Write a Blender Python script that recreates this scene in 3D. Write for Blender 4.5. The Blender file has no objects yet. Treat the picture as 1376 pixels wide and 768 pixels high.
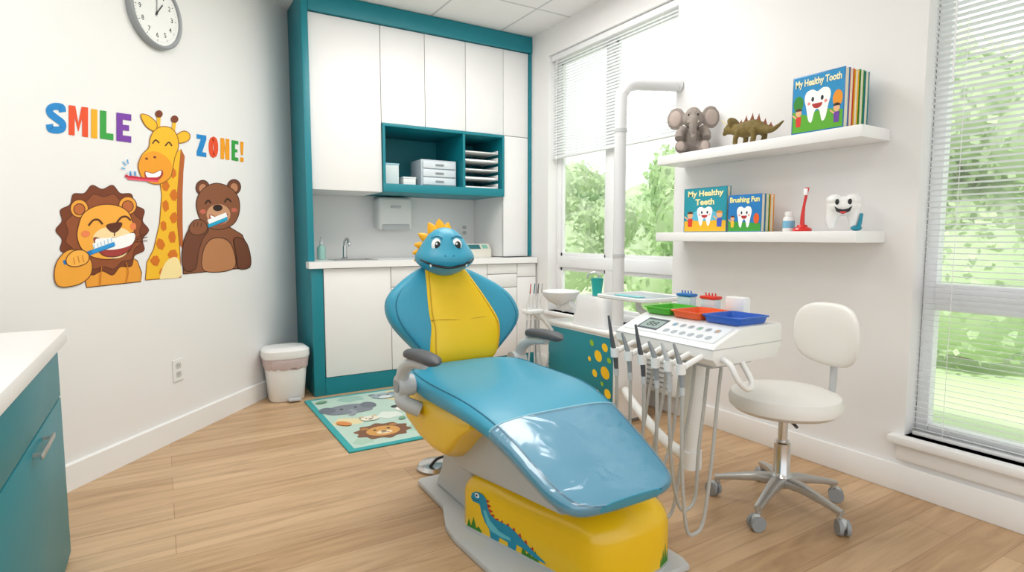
import bpy, bmesh, math, random
from mathutils import Vector, Matrix, noise
from math import sin, cos, pi, radians
random.seed(4)
SC = bpy.context.scene
COL = SC.collection
V = Vector

# ------------------------------------------------------------------ materials
def lin(h):
    h = h.lstrip('#')
    c = [int(h[i:i+2], 16)/255 for i in (0, 2, 4)]
    return tuple([x/12.92 if x <= .04045 else ((x+.055)/1.055)**2.4 for x in c]) + (1,)
MATS = {}
def mat(name, col, rough=.5, metal=0., var=.04, scale=12., coat=0, bump=0, bscale=60):
    if name in MATS: return MATS[name]
    m = bpy.data.materials.new(name); m.use_nodes = True
    nt = m.node_tree; b = nt.nodes['Principled BSDF']
    c = lin(col)
    tc = nt.nodes.new('ShaderNodeTexCoord')
    nz = nt.nodes.new('ShaderNodeTexNoise'); nz.inputs['Scale'].default_value = scale
    nt.links.new(tc.outputs['Object'], nz.inputs['Vector'])
    mx = nt.nodes.new('ShaderNodeMix'); mx.data_type = 'RGBA'
    mx.inputs[6].default_value = tuple(x*(1-var) for x in c[:3])+(1,)
    mx.inputs[7].default_value = tuple(min(1, x*(1+var)) for x in c[:3])+(1,)
    nt.links.new(nz.outputs['Fac'], mx.inputs[0])
    nt.links.new(mx.outputs[2], b.inputs['Base Color'])
    b.inputs['Roughness'].default_value = rough
    b.inputs['Metallic'].default_value = metal
    if coat: b.inputs['Coat Weight'].default_value = coat; b.inputs['Coat Roughness'].default_value = .15
    if bump:
        n2 = nt.nodes.new('ShaderNodeTexNoise'); n2.inputs['Scale'].default_value = bscale
        nt.links.new(tc.outputs['Object'], n2.inputs['Vector'])
        bp = nt.nodes.new('ShaderNodeBump'); bp.inputs['Strength'].default_value = bump; bp.inputs['Distance'].default_value = .004
        nt.links.new(n2.outputs['Fac'], bp.inputs['Height']); nt.links.new(bp.outputs['Normal'], b.inputs['Normal'])
    MATS[name] = m
    return m

def floor_mat():
    m = bpy.data.materials.new('oak_planks'); m.use_nodes = True
    nt = m.node_tree; b = nt.nodes['Principled BSDF']; L = nt.links.new; N = nt.nodes.new
    g = N('ShaderNodeNewGeometry')
    br = N('ShaderNodeTexBrick'); br.offset = .37; br.offset_frequency = 2
    br.inputs['Scale'].default_value = 1
    br.inputs['Brick Width'].default_value = 1.5; br.inputs['Row Height'].default_value = .15
    br.inputs['Mortar Size'].default_value = .0011; br.inputs['Mortar Smooth'].default_value = .2
    br.inputs['Color1'].default_value = lin('#D2B18B'); br.inputs['Color2'].default_value = lin('#BF9B74')
    br.inputs['Mortar'].default_value = lin('#9A7856')
    L(g.outputs['Position'], br.inputs['Vector'])
    mp = N('ShaderNodeMapping'); mp.inputs['Scale'].default_value = (.8, 9, 1)
    L(g.outputs['Position'], mp.inputs['Vector'])
    nz = N('ShaderNodeTexNoise'); nz.inputs['Scale'].default_value = 1.9; nz.inputs['Detail'].default_value = 8; nz.inputs['Roughness'].default_value = .6
    nz.inputs['Distortion'].default_value = 1.1
    L(mp.outputs['Vector'], nz.inputs['Vector'])
    cr = N('ShaderNodeValToRGB'); cr.color_ramp.elements[0].position = .32; cr.color_ramp.elements[0].color = (.58, .52, .46, 1)
    cr.color_ramp.elements[1].position = .60; cr.color_ramp.elements[1].color = (1, 1, 1, 1)
    L(nz.outputs['Fac'], cr.inputs['Fac'])
    mx = N('ShaderNodeMix'); mx.data_type = 'RGBA'; mx.blend_type = 'MULTIPLY'; mx.inputs[0].default_value = .7
    L(br.outputs['Color'], mx.inputs[6]); L(cr.outputs['Color'], mx.inputs[7])
    L(mx.outputs[2], b.inputs['Base Color'])
    b.inputs['Roughness'].default_value = .4
    return m
def ceil_mat():
    m = bpy.data.materials.new('ceiling_tiles'); m.use_nodes = True
    nt = m.node_tree; b = nt.nodes['Principled BSDF']; L = nt.links.new; N = nt.nodes.new
    g = N('ShaderNodeNewGeometry')
    br = N('ShaderNodeTexBrick'); br.offset = 0
    br.inputs['Scale'].default_value = 1
    br.inputs['Brick Width'].default_value = .6; br.inputs['Row Height'].default_value = .6
    br.inputs['Mortar Size'].default_value = .009
    br.inputs['Color1'].default_value = lin('#F3F3F2'); br.inputs['Color2'].default_value = lin('#EFEFEE')
    br.inputs['Mortar'].default_value = lin('#C9CCCC')
    L(g.outputs['Position'], br.inputs['Vector'])
    L(br.outputs['Color'], b.inputs['Base Color'])
    b.inputs['Roughness'].default_value = .9
    return m
def translucent_mat(name, c1, c2, f=.45, scale=3.):
    m = bpy.data.materials.new(name); m.use_nodes = True
    nt = m.node_tree; L = nt.links.new; N = nt.nodes.new
    b = nt.nodes['Principled BSDF']
    g = N('ShaderNodeNewGeometry'); nz = N('ShaderNodeTexNoise'); nz.inputs['Scale'].default_value = scale
    L(g.outputs['Position'], nz.inputs['Vector'])
    mx = N('ShaderNodeMix'); mx.data_type = 'RGBA'; mx.inputs[6].default_value = lin(c1); mx.inputs[7].default_value = lin(c2)
    L(nz.outputs['Fac'], mx.inputs[0]); L(mx.outputs[2], b.inputs['Base Color'])
    b.inputs['Roughness'].default_value = .7
    tr = N('ShaderNodeBsdfTranslucent'); L(mx.outputs[2], tr.inputs['Color'])
    ms = N('ShaderNodeMixShader'); ms.inputs[0].default_value = f
    L(b.outputs[0], ms.inputs[1]); L(tr.outputs[0], ms.inputs[2])
    L(ms.outputs[0], nt.nodes['Material Output'].inputs['Surface'])
    return m
def glass_mat(name, tint=(1, 1, 1, 1), gl=.06, diff=0., rough=.08):
    m = bpy.data.materials.new(name); m.use_nodes = True
    nt = m.node_tree; L = nt.links.new; N = nt.nodes.new
    nt.nodes.remove(nt.nodes['Principled BSDF'])
    t = N('ShaderNodeBsdfTransparent'); t.inputs['Color'].default_value = tint
    g = N('ShaderNodeBsdfGlossy'); g.inputs['Roughness'].default_value = rough
    ms = N('ShaderNodeMixShader'); ms.inputs[0].default_value = gl
    L(t.outputs[0], ms.inputs[1]); L(g.outputs[0], ms.inputs[2])
    out = ms
    if diff:
        d = N('ShaderNodeBsdfDiffuse'); d.inputs['Color'].default_value = (.9, .93, .95, 1)
        m2 = N('ShaderNodeMixShader'); m2.inputs[0].default_value = diff
        L(ms.outputs[0], m2.inputs[1]); L(d.outputs[0], m2.inputs[2]); out = m2
        nz = N('ShaderNodeTexNoise'); nz.inputs['Scale'].default_value = 7; nz.inputs['Distortion'].default_value = 1.2
        bp = N('ShaderNodeBump'); bp.inputs['Strength'].default_value = .3; bp.inputs['Distance'].default_value = .02
        tc = N('ShaderNodeTexCoord'); L(tc.outputs['Object'], nz.inputs['Vector']); L(nz.outputs['Fac'], bp.inputs['Height']); L(bp.outputs['Normal'], g.inputs['Normal'])
    L(out.outputs[0], nt.nodes['Material Output'].inputs['Surface'])
    return m

WALL = mat('white_wall_paint', '#EEEDEC', .75, var=.012, scale=2)
TRIM = mat('white_trim_paint', '#F3F3F2', .45, var=.01)
CAB = mat('white_laminate', '#F1F0EF', .4, var=.01)
GAP = mat('shadow_gap_grey', '#9C9D9D', .7)
TEAL = mat('teal_laminate', '#08808E', .42, var=.03, scale=3)
TEALD = mat('teal_laminate_inner', '#0C7F8B', .5, var=.03)
COUNTER = mat('white_quartz', '#F5F4F3', .28, var=.015, scale=30)
BLUE = mat('blue_vinyl', '#3298B6', .42, var=.03, scale=5, coat=.10, bump=.15, bscale=240)
BLUED = mat('blue_seam', '#1F7390', .5)
YEL = mat('yellow_vinyl', '#F8CA06', .38, var=.03, scale=5, coat=.12)
YELD = mat('yellow_seam', '#CFA006', .5)
CREST = mat('orange_yellow_vinyl', '#F4B00C', .4, var=.03)
WPL = mat('white_plastic', '#EDEDEB', .32, var=.01, coat=.2)
POLE = mat('pole_white_enamel', '#DFE0E1', .35, var=.01, coat=.1)
GPL = mat('light_grey_plastic', '#C2C5C6', .4, var=.02)
MGR = mat('mid_grey_plastic', '#93979A', .42)
DGR = mat('dark_grey_rubber', '#4E5054', .55)
BLK = mat('black_paint', '#15161A', .4)
CHR = mat('brushed_chrome', '#D2D2D2', .2, .95)
ALU = mat('satin_aluminium', '#BEBEBC', .36, .75)
WHITE = mat('pure_white_print', '#FFFFFF', .6, var=.005)
VINW = mat('white_vinyl', '#EBE9E4', .38, var=.015, coat=.2)
def flat(h): return mat('print_'+h.lstrip('#').lower(), h, .6, var=.02)

# ------------------------------------------------------------------ mesh builder
class B:
    def __init__(s, T=None):
        s.v = []; s.f = []; s.m = []; s.mats = []; s.T = T
    def mi(s, m):
        if m not in s.mats: s.mats.append(m)
        return s.mats.index(m)
    def add(s, vs, fs, m):
        o = len(s.v); k = s.mi(m)
        for p in vs:
            p = V(p)
            s.v.append(s.T @ p if s.T else p)
        for f in fs:
            s.f.append([i+o for i in f]); s.m.append(k)
        return s
    def box(s, lo, hi, m, bev=0., seg=2, R=None):
        lo = V(lo); hi = V(hi); bm = bmesh.new(); bmesh.ops.create_cube(bm, size=1)
        c = (lo+hi)/2; d = hi-lo
        for v in bm.verts: v.co = V((v.co.x*d.x, v.co.y*d.y, v.co.z*d.z))
        if bev: bmesh.ops.bevel(bm, geom=list(bm.edges), offset=min(bev, min(abs(d.x), abs(d.y), abs(d.z))*.49), segments=seg, affect='EDGES', profile=.5)
        for v in bm.verts: v.co = (R @ v.co if R else v.co)+c
        s.bm(bm, m); return s
    def bm(s, bm, m):
        bm.verts.index_update()
        s.add([v.co.copy() for v in bm.verts], [[v.index for v in f.verts] for f in bm.faces], m); bm.free()
    def loft(s, rings, m, cap=True, closed=False):
        n = len(rings[0]); vs = [p for r in rings for p in r]; fs = []
        R = len(rings)
        for i in range(R if closed else R-1):
            for k in range(n):
                a = i*n+k; b = i*n+(k+1) % n; j = (i+1) % R
                fs.append([a, b, j*n+(k+1) % n, j*n+k])
        if cap and not closed:
            fs.append(list(range(n))[::-1]); fs.append([(R-1)*n+k for k in range(n)])
        s.add(vs, fs, m); return s
    def tube(s, pts, r, m, n=10, sub=6, closed=False):
        pts = [V(p) for p in pts]
        rs = r if isinstance(r, (list, tuple)) else [r]*len(pts)
        if sub > 1 and len(pts) > 2:
            q = []; rr = []
            N = len(pts)
            for i in range(N if closed else N-1):
                g = (lambda k: pts[k % N]) if closed else (lambda k: pts[max(0, min(N-1, k))])
                p0, p1, p2, p3 = g(i-1), g(i), g(i+1), g(i+2)
                for t in range(sub):
                    t /= sub
                    q.append(.5*((2*p1)+(p2-p0)*t+(2*p0-5*p1+4*p2-p3)*t*t+(3*p1-p0-3*p2+p3)*t**3))
                    rr.append(rs[i % N]*(1-t)+rs[(i+1) % N]*t)
            if not closed: q.append(pts[-1]); rr.append(rs[-1])
            pts, rs = q, rr
        N = len(pts); rings = []; up = None
        for i in range(N):
            if closed: d = pts[(i+1) % N]-pts[i-1]
            else: d = pts[min(N-1, i+1)]-pts[max(0, i-1)]
            d.normalize()
            if up is None:
                up = V((0, 0, 1)) if abs(d.z) < .9 else V((1, 0, 0))
            x = d.cross(up).normalized(); up = x.cross(d).normalized()
            rings.append([pts[i]+(x*cos(2*pi*k/n)+up*sin(2*pi*k/n))*rs[i] for k in range(n)])
        s.loft(rings, m, closed=closed); return s
    def cyl(s, p0, p1, r, m, r1=None, n=24): return s.tube([p0, p1], [r, r if r1 is None else r1], m, n=n, sub=1)
    def lathe(s, prof, c, m, n=32, R=None):
        c = V(c); rings = []
        for (r, z) in prof:
            ring = []
            for k in range(n):
                p = V((r*cos(2*pi*k/n), r*sin(2*pi*k/n), z))
                ring.append((R @ p if R else p)+c)
            rings.append(ring)
        s.loft(rings, m); return s
    def ell(s, c, r, m, n=20, R=None, fn=None):
        c = V(c); r = V(r) if isinstance(r, (tuple, list, Vector)) else V((r, r, r))
        vs = []; fs = []; h = n//2
        for i in range(h+1):
            th = pi*i/h
            for k in range(n):
                d = V((sin(th)*cos(2*pi*k/n), sin(th)*sin(2*pi*k/n), cos(th)))
                p = V((d.x*r.x, d.y*r.y, d.z*r.z))
                if fn: p = fn(d, p)
                vs.append((R @ p if R else p)+c)
        for i in range(h):
            for k in range(n):
                fs.append([i*n+k, i*n+(k+1) % n, (i+1)*n+(k+1) % n, (i+1)*n+k])
        bm = bmesh.new(); bv = [bm.verts.new(x) for x in vs]
        for f in fs: bm.faces.new([bv[i] for i in f])
        bmesh.ops.remove_doubles(bm, verts=bm.verts, dist=1e-6)
        s.bm(bm, m); return s
    def prism(s, pts, fa, fb, m, bev=0., seg=3):
        n = len(pts); bm = bmesh.new()
        a = [bm.verts.new(fa(*p)) for p in pts]; b = [bm.verts.new(fb(*p)) for p in pts]
        bm.faces.new(a); bm.faces.new(b[::-1])
        for i in range(n): bm.faces.new([a[i], b[i], b[(i+1) % n], a[(i+1) % n]])
        bmesh.ops.recalc_face_normals(bm, faces=bm.faces)
        if bev:
            ed = [e for e in bm.edges if any(len(f.verts) == n and n > 4 for f in e.link_faces)] if n > 4 else list(bm.edges)
            bmesh.ops.bevel(bm, geom=ed, offset=bev, segments=seg, affect='EDGES', profile=.5)
        s.bm(bm, m); return s
    def build(s, name, parent=None, label=None, remesh=0, smooth_it=0, sharp=38):
        me = bpy.data.meshes.new(name)
        off = V((0, 0, 0))
        if parent: off = wloc(parent)
        me.from_pydata([v-off for v in s.v], [], s.f)
        for m in s.mats: me.materials.append(m)
        for p, k in zip(me.polygons, s.m): p.material_index = k; p.use_smooth = True
        bm = bmesh.new(); bm.from_mesh(me); bmesh.ops.recalc_face_normals(bm, faces=bm.faces); bm.to_mesh(me); bm.free()
        me.set_sharp_from_angle(angle=radians(sharp))
        o = bpy.data.objects.new(name, me); COL.objects.link(o)
        if parent: o.parent = parent
        if label: o['label'] = label
        if remesh:
            r = o.modifiers.new('Remesh', 'REMESH'); r.mode = 'VOXEL'; r.voxel_size = remesh; r.use_smooth_shade = True
            if smooth_it:
                q = o.modifiers.new('Smooth', 'SMOOTH'); q.factor = .6; q.iterations = smooth_it
        return o
def wloc(o):
    l = V((0, 0, 0))
    while o: l += o.location; o = o.parent
    return l
def thing(name, loc, label, category, group=None):
    o = bpy.data.objects.new(name, None); o.empty_display_size = .1; COL.objects.link(o); o.location = loc
    return tag(o, label, category, group)
def tag(o, label, category, group=None):
    o['label'] = label; o['category'] = category
    if group: o['group'] = group
    return o
def struct(o): o['kind'] = 'structure'; return o
def sgnp(x, e): return math.copysign(abs(x)**e, x)
def sring(c, ax, ay, a, b, n=32, p=2.6):
    c = V(c); ax = V(ax); ay = V(ay)
    return [c+ax*a*sgnp(cos(2*pi*k/n), 2/p)+ay*b*sgnp(sin(2*pi*k/n), 2/p) for k in range(n)]
def rrect(x, y, z, hw, hd, r, n=5):
    pts = []
    for cx, cy, a0 in ((hw-r, hd-r, 0), (-hw+r, hd-r, 90), (-hw+r, -hd+r, 180), (hw-r, -hd+r, 270)):
        for i in range(n):
            t = radians(a0+90*i/(n-1)); pts.append(V((x+cx+r*cos(t), y+cy+r*sin(t), z)))
    return pts
def crom(pts, sub=6, closed=True):
    N = len(pts); out = []
    for i in range(N if closed else N-1):
        g = (lambda k: pts[k % N]) if closed else (lambda k: pts[max(0, min(N-1, k))])
        p = [V(g(j)) for j in (i-1, i, i+1, i+2)]
        for t in range(sub):
            t /= sub
            q = .5*((2*p[1])+(p[2]-p[0])*t+(2*p[0]-5*p[1]+4*p[2]-p[3])*t*t+(3*p[1]-p[0]-3*p[2]+p[3])*t**3)
            out.append((q.x, q.y))
    if not closed: out.append(tuple(pts[-1]))
    return out

class Art:
    """flat printed artwork laid on a real surface; fm(a,b,layer) -> 3D point"""
    def __init__(s, fm): s.b = B(); s.fm = fm; s.k = 0; s.ol = None
    def poly(s, pts, c, smooth=False, up=True):
        if up: s.k += 1
        if smooth: pts = crom(pts)
        s.b.add([s.fm(a, b, s.k) for a, b in pts], [list(range(len(pts)))], flat(c) if isinstance(c, str) else c)
        if s.ol and c not in ('#FFFFFF', '#FDE0A8'):
            xs = [p[0] for p in pts]; ys = [p[1] for p in pts]
            if max(xs)-min(xs) > 14 and max(ys)-min(ys) > 12:
                s.S(list(pts)+[pts[0]], 1.15, s.ol, False)
    def E(s, cx, cy, rx, ry, c, rot=0, n=28, a0=0, a1=360, up=True):
        r = radians(rot); pts = []
        full = (a1-a0) >= 360
        for i in range(n if full else n+1):
            t = radians(a0+(a1-a0)*i/n); x = rx*cos(t); y = ry*sin(t)
            pts.append((cx+x*cos(r)-y*sin(r), cy+x*sin(r)+y*cos(r)))
        s.poly(pts, c, up=up)
    def S(s, pts, w, c, smooth=True):
        s.k += 1
        if smooth and len(pts) > 2: pts = crom(pts, 6, False)
        L = []; R = []
        for i, p in enumerate(pts):
            a = V(pts[max(0, i-1)]); b = V(pts[min(len(pts)-1, i+1)])
            d = (b-a).normalized(); nrm = V((-d.y, d.x))*w/2
            L.append(tuple(V(p)+nrm)); R.append(tuple(V(p)-nrm))
        n = len(pts)
        vs = [s.fm(a, b, s.k) for a, b in L+R]
        s.b.add(vs, [[i, i+1, n+i+1, n+i] for i in range(n-1)], flat(c) if isinstance(c, str) else c)
    def text(s, txt, a0, b0, a1, b1, c, bold=.02):
        s.k += 1
        cu = bpy.data.curves.new('t', 'FONT'); cu.body = txt; cu.offset = bold; cu.resolution_u = 4
        ob = bpy.data.objects.new('t', cu); COL.objects.link(ob)
        dg = bpy.context.evaluated_depsgraph_get()
        me = bpy.data.meshes.new_from_object(ob.evaluated_get(dg))
        xs = [v.co.x for v in me.vertices]; ys = [v.co.y for v in me.vertices]
        x0, x1, y0, y1 = min(xs), max(xs), min(ys), max(ys)
        vs = [s.fm(a0+(v.co.x-x0)/(x1-x0)*(a1-a0), b0+(v.co.y-y0)/(y1-y0)*(b1-b0), s.k) for v in me.vertices]
        s.b.add(vs, [list(p.vertices) for p in me.polygons], flat(c) if isinstance(c, str) else c)
        bpy.data.objects.remove(ob); bpy.data.curves.remove(cu); bpy.data.meshes.remove(me)
    def letter(s, ch, x0, y0, x1, y1, c, w, sl):
        W = x1-x0; H = y1-y0; h = w/2
        def M(u, v): return (x0+u, y0+v+sl*u)
        def P(pts): s.poly([M(*p) for p in pts], c, up=False)
        s.k += 1
        if ch in 'SO':
            if ch == 'O': pl = [(W/2+(W/2-h)*cos(t*pi/8), H/2+(H/2-h)*sin(t*pi/8)) for t in range(17)]
            else: pl = crom([(W-h*.9, H*.27), (W*.78, h), (W*.45, h*.9), (h, H*.2), (h*1.1, H*.36), (W*.5, H*.5), (W-h, H*.64), (W-h, H*.82), (W*.55, H-h*.9), (W*.22, H-h), (h*.9, H*.73)], 6, False)
            s.S([M(*p) for p in pl], w, c, False); return
        R = {'I': [[(0, 0), (W, 0), (W, H), (0, H)]], 'L': [[(0, 0), (w, 0), (w, H-w), (W, H-w), (W, H), (0, H)]],
             'E': [[(0, 0), (W, 0), (W, w), (w, w), (w, H*.5-h*.9), (W*.85, H*.5-h*.9), (W*.85, H*.5+h*.9), (w, H*.5+h*.9), (w, H-w), (W, H-w), (W, H), (0, H)]],
             'M': [[(0, H), (0, 0), (w*1.1, 0), (W/2, H*.55), (W-w*1.1, 0), (W, 0), (W, H), (W-w, H), (W-w, H*.38), (W/2, H*.86), (w, H*.38), (w, H)]],
             'N': [[(0, H), (0, 0), (w, 0), (W-w, H*.58), (W-w, 0), (W, 0), (W, H), (W-w, H), (w, H*.42), (w, H)]],
             'Z': [[(0, 0), (W, 0), (W, w*.9), (w*1.25, H-w), (W, H-w), (W, H), (0, H), (0, H-w*.9), (W-w*1.25, w), (0, w)]],
             '!': [[(0, 0), (W, 0), (W*.8, H*.66), (W*.2, H*.66)], [(0, H*.78), (W, H*.78), (W, H), (0, H)]]}[ch]
        for r in R: P(r)
    def build(s, name, parent=None, label=None): return s.b.build(name, parent, label)

# ------------------------------------------------------------------ room shell
RX = 2.70
BY = 4.66
CZ = 2.74
WE = V((.6458, .7635, 0)); WN = V((.7635, -.6458, 0)); W0 = V((-.39, 3.08, 0))
b = B(); b.box((-4.2, -1.6, -.06), (RX+.2, BY+.2, 0), floor_mat()); struct(b.build('floor'))
b = B(); b.box((-4.2, -1.6, CZ), (RX+.2, BY+.2, CZ+.08), ceil_mat()); struct(b.build('ceiling'))
b = B(); b.box((.7, BY, 0), (RX, BY+.14, CZ), WALL); struct(b.build('wall_back'))
b = B(); b.box((RX+.17, -20, -.35), (30, 30, -.3), mat('lawn', '#C2D6AA', .9, var=.10, scale=2)); struct(b.build('ground_outside'))
def wallpt(s, z, off=0.): return W0+WE*s+WN*off+V((0, 0, z))
s1 = 2.0; s0 = -5.2
b = B()
b.add([wallpt(s0, 0), wallpt(s1, 0), wallpt(s1, CZ), wallpt(s0, CZ), wallpt(s0, 0, -.12), wallpt(s1, 0, -.12), wallpt(s1, CZ, -.12), wallpt(s0, CZ, -.12)],
      [[0, 1, 2, 3], [4, 7, 6, 5], [0, 4, 5, 1], [3, 2, 6, 7], [0, 3, 7, 4], [1, 5, 6, 2]], WALL)
struct(b.build('wall_left'))
w1 = (2.53, 3.88, .50, 2.53); w2 = (.12, 1.19, .25, 2.62)
def wallbox(bb, y0, y1, z0, z1): bb.box((RX, y0, z0), (RX+.16, y1, z1), WALL)
b = B()
wallbox(b, -1.6, w2[0], 0, CZ); wallbox(b, w2[0], w2[1], 0, w2[2]); wallbox(b, w2[0], w2[1], w2[3], CZ)
wallbox(b, w2[1], w1[0], 0, CZ); wallbox(b, w1[0], w1[1], 0, w1[2]); wallbox(b, w1[0], w1[1], w1[3], CZ)
wallbox(b, w1[1], BY+.14, 0, CZ)
struct(b.build('wall_right'))
b = B(); b.box((RX-.016, -1.6, 0), (RX-.001, 4.02, .12), TRIM, .004); struct(b.build('baseboard_right'))
b = B()
sA, sB = s0, 1.55
P = lambda s, z, o: wallpt(s, z, o)
b.add([P(sA, 0, .001), P(sB, 0, .001), P(sB, .12, .001), P(sA, .12, .001), P(sA, 0, .017), P(sB, 0, .017), P(sB, .113, .017), P(sA, .113, .017), P(sA, .12, .011), P(sB, .12, .011)],
      [[4, 5, 6, 7], [7, 6, 9, 8], [8, 9, 2, 3], [0, 3, 8, 7, 4], [1, 5, 6, 9, 2], [0, 4, 5, 1]], TRIM)
struct(b.build('baseboard_left'))

# windows
GLASS = glass_mat('window_glass')
FR = mat('white_window_frame', '#F4F5F6', .4, var=.01)
def window(n, w, zm):
    y0, y1, z0, z1 = w; x0, x1 = RX+.085, RX+.135
    e = thing('window_%d' % n, (RX+.11, (y0+y1)/2, z0), 'white framed window', 'window'); struct(e)
    del e['label']; del e['category']
    bb = B(); t = .05; mh = .045 if n == 1 else .055
    bb.box((x0, y0+.002, z0+.002), (x1, y0+t, z1-.002), FR, .005); bb.box((x0, y1-t, z0+.002), (x1, y1-.002, z1-.002), FR, .005)
    bb.box((x0, y0+t, z0+.002), (x1, y1-t, z0+t), FR, .005); bb.box((x0, y0+t, z1-t), (x1, y1-t, z1-.002), FR, .005)
    bb.box((x0-.01, y0+t, zm-mh), (x1, y1-t, zm+mh), FR, .006)
    if n == 1:
        ym = 3.22
        bb.box((x0-.006, ym-.04, z0+t), (x1, ym+.04, z1-t), FR, .006)
        for ya, yb in ((y0+t, ym-.04), (ym+.04, y1-t)):
            for za, zb in ((z0+t, zm-.045), (zm+.045, z1-t)):
                bb.box((x0+.008, ya, za), (x0+.034, ya+.028, zb), FR, .003); bb.box((x0+.008, yb-.028, za), (x0+.034, yb, zb), FR, .003)
                bb.box((x0+.008, ya, za), (x0+.034, yb, za+.028), FR, .003); bb.box((x0+.008, ya, zb-.028), (x0+.034, yb, zb), FR, .003)
    bb.build('window_frame', e)
    g = B(); g.box((x0+.02, y0+t, z0+t), (x0+.024, y1-t, z1-t), GLASS); g.build('window_glass', e)
window(1, w1, .90); window(2, w2, .85)
b = B(); b.box((RX-.045, w2[0]-.05, w2[2]-.035), (RX+.083, w2[1]+.05, w2[2]), TRIM, .006)
b.box((RX-.02, w2[0]-.02, w2[2]-.105), (RX-.001, w2[1]+.02, w2[2]-.036), TRIM, .004); struct(b.build('trim_1'))
b = B(); b.box((RX-.03, w1[0]-.03, w1[2]-.03), (RX+.083, w1[1]+.03, w1[2]), TRIM, .006); struct(b.build('trim_2'))
# blinds
SLAT = translucent_mat('white_blind_slats', '#F4F5F7', '#EDEFF2', .25)
SLATO = mat('white_blind_rail', '#EEEFF0', .5, var=.01)
def blind(w, zb, label, tilt, step=.026, hw=.0125):
    y0, y1, z0, z1 = w; xc = RX+.045
    e = thing('window_blind', (xc, (y0+y1)/2, z1-.05), label, 'blind', 'window blinds')
    bb = B(); bb.box((xc-.025, y0+.012, z1-.045), (xc+.025, y1-.012, z1-.003), SLATO, .004); bb.build('headrail', e)
    bb = B(); z = z1-.06; c, s_ = cos(tilt), sin(tilt)
    while z > zb+.02:
        dx, dz = hw*c, hw*s_
        bb.add([(xc-dx, y0+.015, z-dz), (xc-dx, y1-.015, z-dz), (xc, y1-.015, z+.002), (xc+dx, y1-.015, z+dz), (xc+dx, y0+.015, z+dz), (xc, y0+.015, z+.002)],
               [[0, 1, 2, 5], [5, 2, 3, 4]], SLAT)
        z -= step
    bb.build('slats', e)
    bb = B(); bb.box((xc-.013, y0+.014, zb), (xc+.013, y1-.014, zb+.016), SLATO, .003); bb.build('bottom_rail', e)
    for f in (.12, .88):
        y = y0+(y1-y0)*f
        bb = B(); bb.cyl((xc-.016, y, zb+.01), (xc-.016, y, z1-.04), .0012, SLATO, n=5); bb.build('cord', e)
    bb = B(); bb.cyl((xc-.03, y1-.09, z1-.05), (xc-.03, y1-.09, z1-.9), .003, SLATO, n=6); bb.build('tilt_wand', e)
blind(w1, 1.72, 'white venetian blind raised over the upper half of the window', radians(50), .022)
blind(w2, .253, 'white venetian blind lowered over the whole tall window', radians(-10), .0235, .0155)

# outside greenery
LM = [translucent_mat('foliage_light', '#E8F1DA', '#C0DAA2'), translucent_mat('foliage_mid', '#D5E6BF', '#A8CA84')]
BARK = mat('bark', '#C2B6A2', .9)
def leaves(bb, cl, n, k, big=1.):
    vs = []; fs = []
    for i in range(n):
        c, rr = random.choice(cl)
        d = V((random.gauss(0, 1), random.gauss(0, 1), random.gauss(0, 1))).normalized()
        p = c+d*rr*random.uniform(.82, 1.05)
        u = V((random.gauss(0, 1), random.gauss(0, 1), random.gauss(0, 1))).normalized()*random.uniform(.04, .07)*big
        w = u.cross(d).normalized()*random.uniform(.03, .05)*big
        o = len(vs); vs += [p-u, p+w, p+u, p-w]; fs.append([o, o+1, o+2, o+3])
    bb.add(vs, fs, LM[k])
    for c, rr in cl:
        bb.ell(c, (rr*.86,)*3, LM[k], n=14, fn=lambda d, p: p*(1+.15*noise.noise(p*3)))
def tree(x, y, h, r, k, n=6000):
    e = thing('tree', (x, y, -.3), 'leafy green tree standing on the lawn outside', 'tree', 'trees outside the windows')
    bb = B(); bb.tube([(x, y, -.3), (x+.05, y+.05, h*.4), (x, y, h*.8)], [.14, .1, .04], BARK, n=8); bb.build('trunk', e)
    bb = B()
    cl = [(V((x, y, h*.55))+V((random.uniform(-1, 1)*r*.45, random.uniform(-1, 1)*r*.45, random.uniform(-.42, .42)*h)), r*random.uniform(.38, .52)) for _ in range(16)]
    leaves(bb, cl, n, k); bb.build('canopy', e)
for t in [(7.2, 9.6, 2.1, 1.5, 0), (7.4, 6.3, 2.2, 1.5, 1), (8.0, 2.9, 3.0, 1.7, 0), (6.6, -.2, 2.6, 1.2, 1)]:
    tree(*t)
b = B(); cl = []
yy = -7.
while yy < 24:
    for zz in (.1, .9, 1.7):
        cl.append((V((12.5+random.uniform(-.5, .5), yy+random.uniform(-.4, .4), zz+random.uniform(-.2, .35))), random.uniform(.65, .95)))
    yy += .9
leaves(b, cl, 9000, 0, 1.7)
o = tag(b.build('shrubbery'), 'pale green band of shrubbery behind the trees outside', 'shrubs'); o['kind'] = 'stuff'

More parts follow.
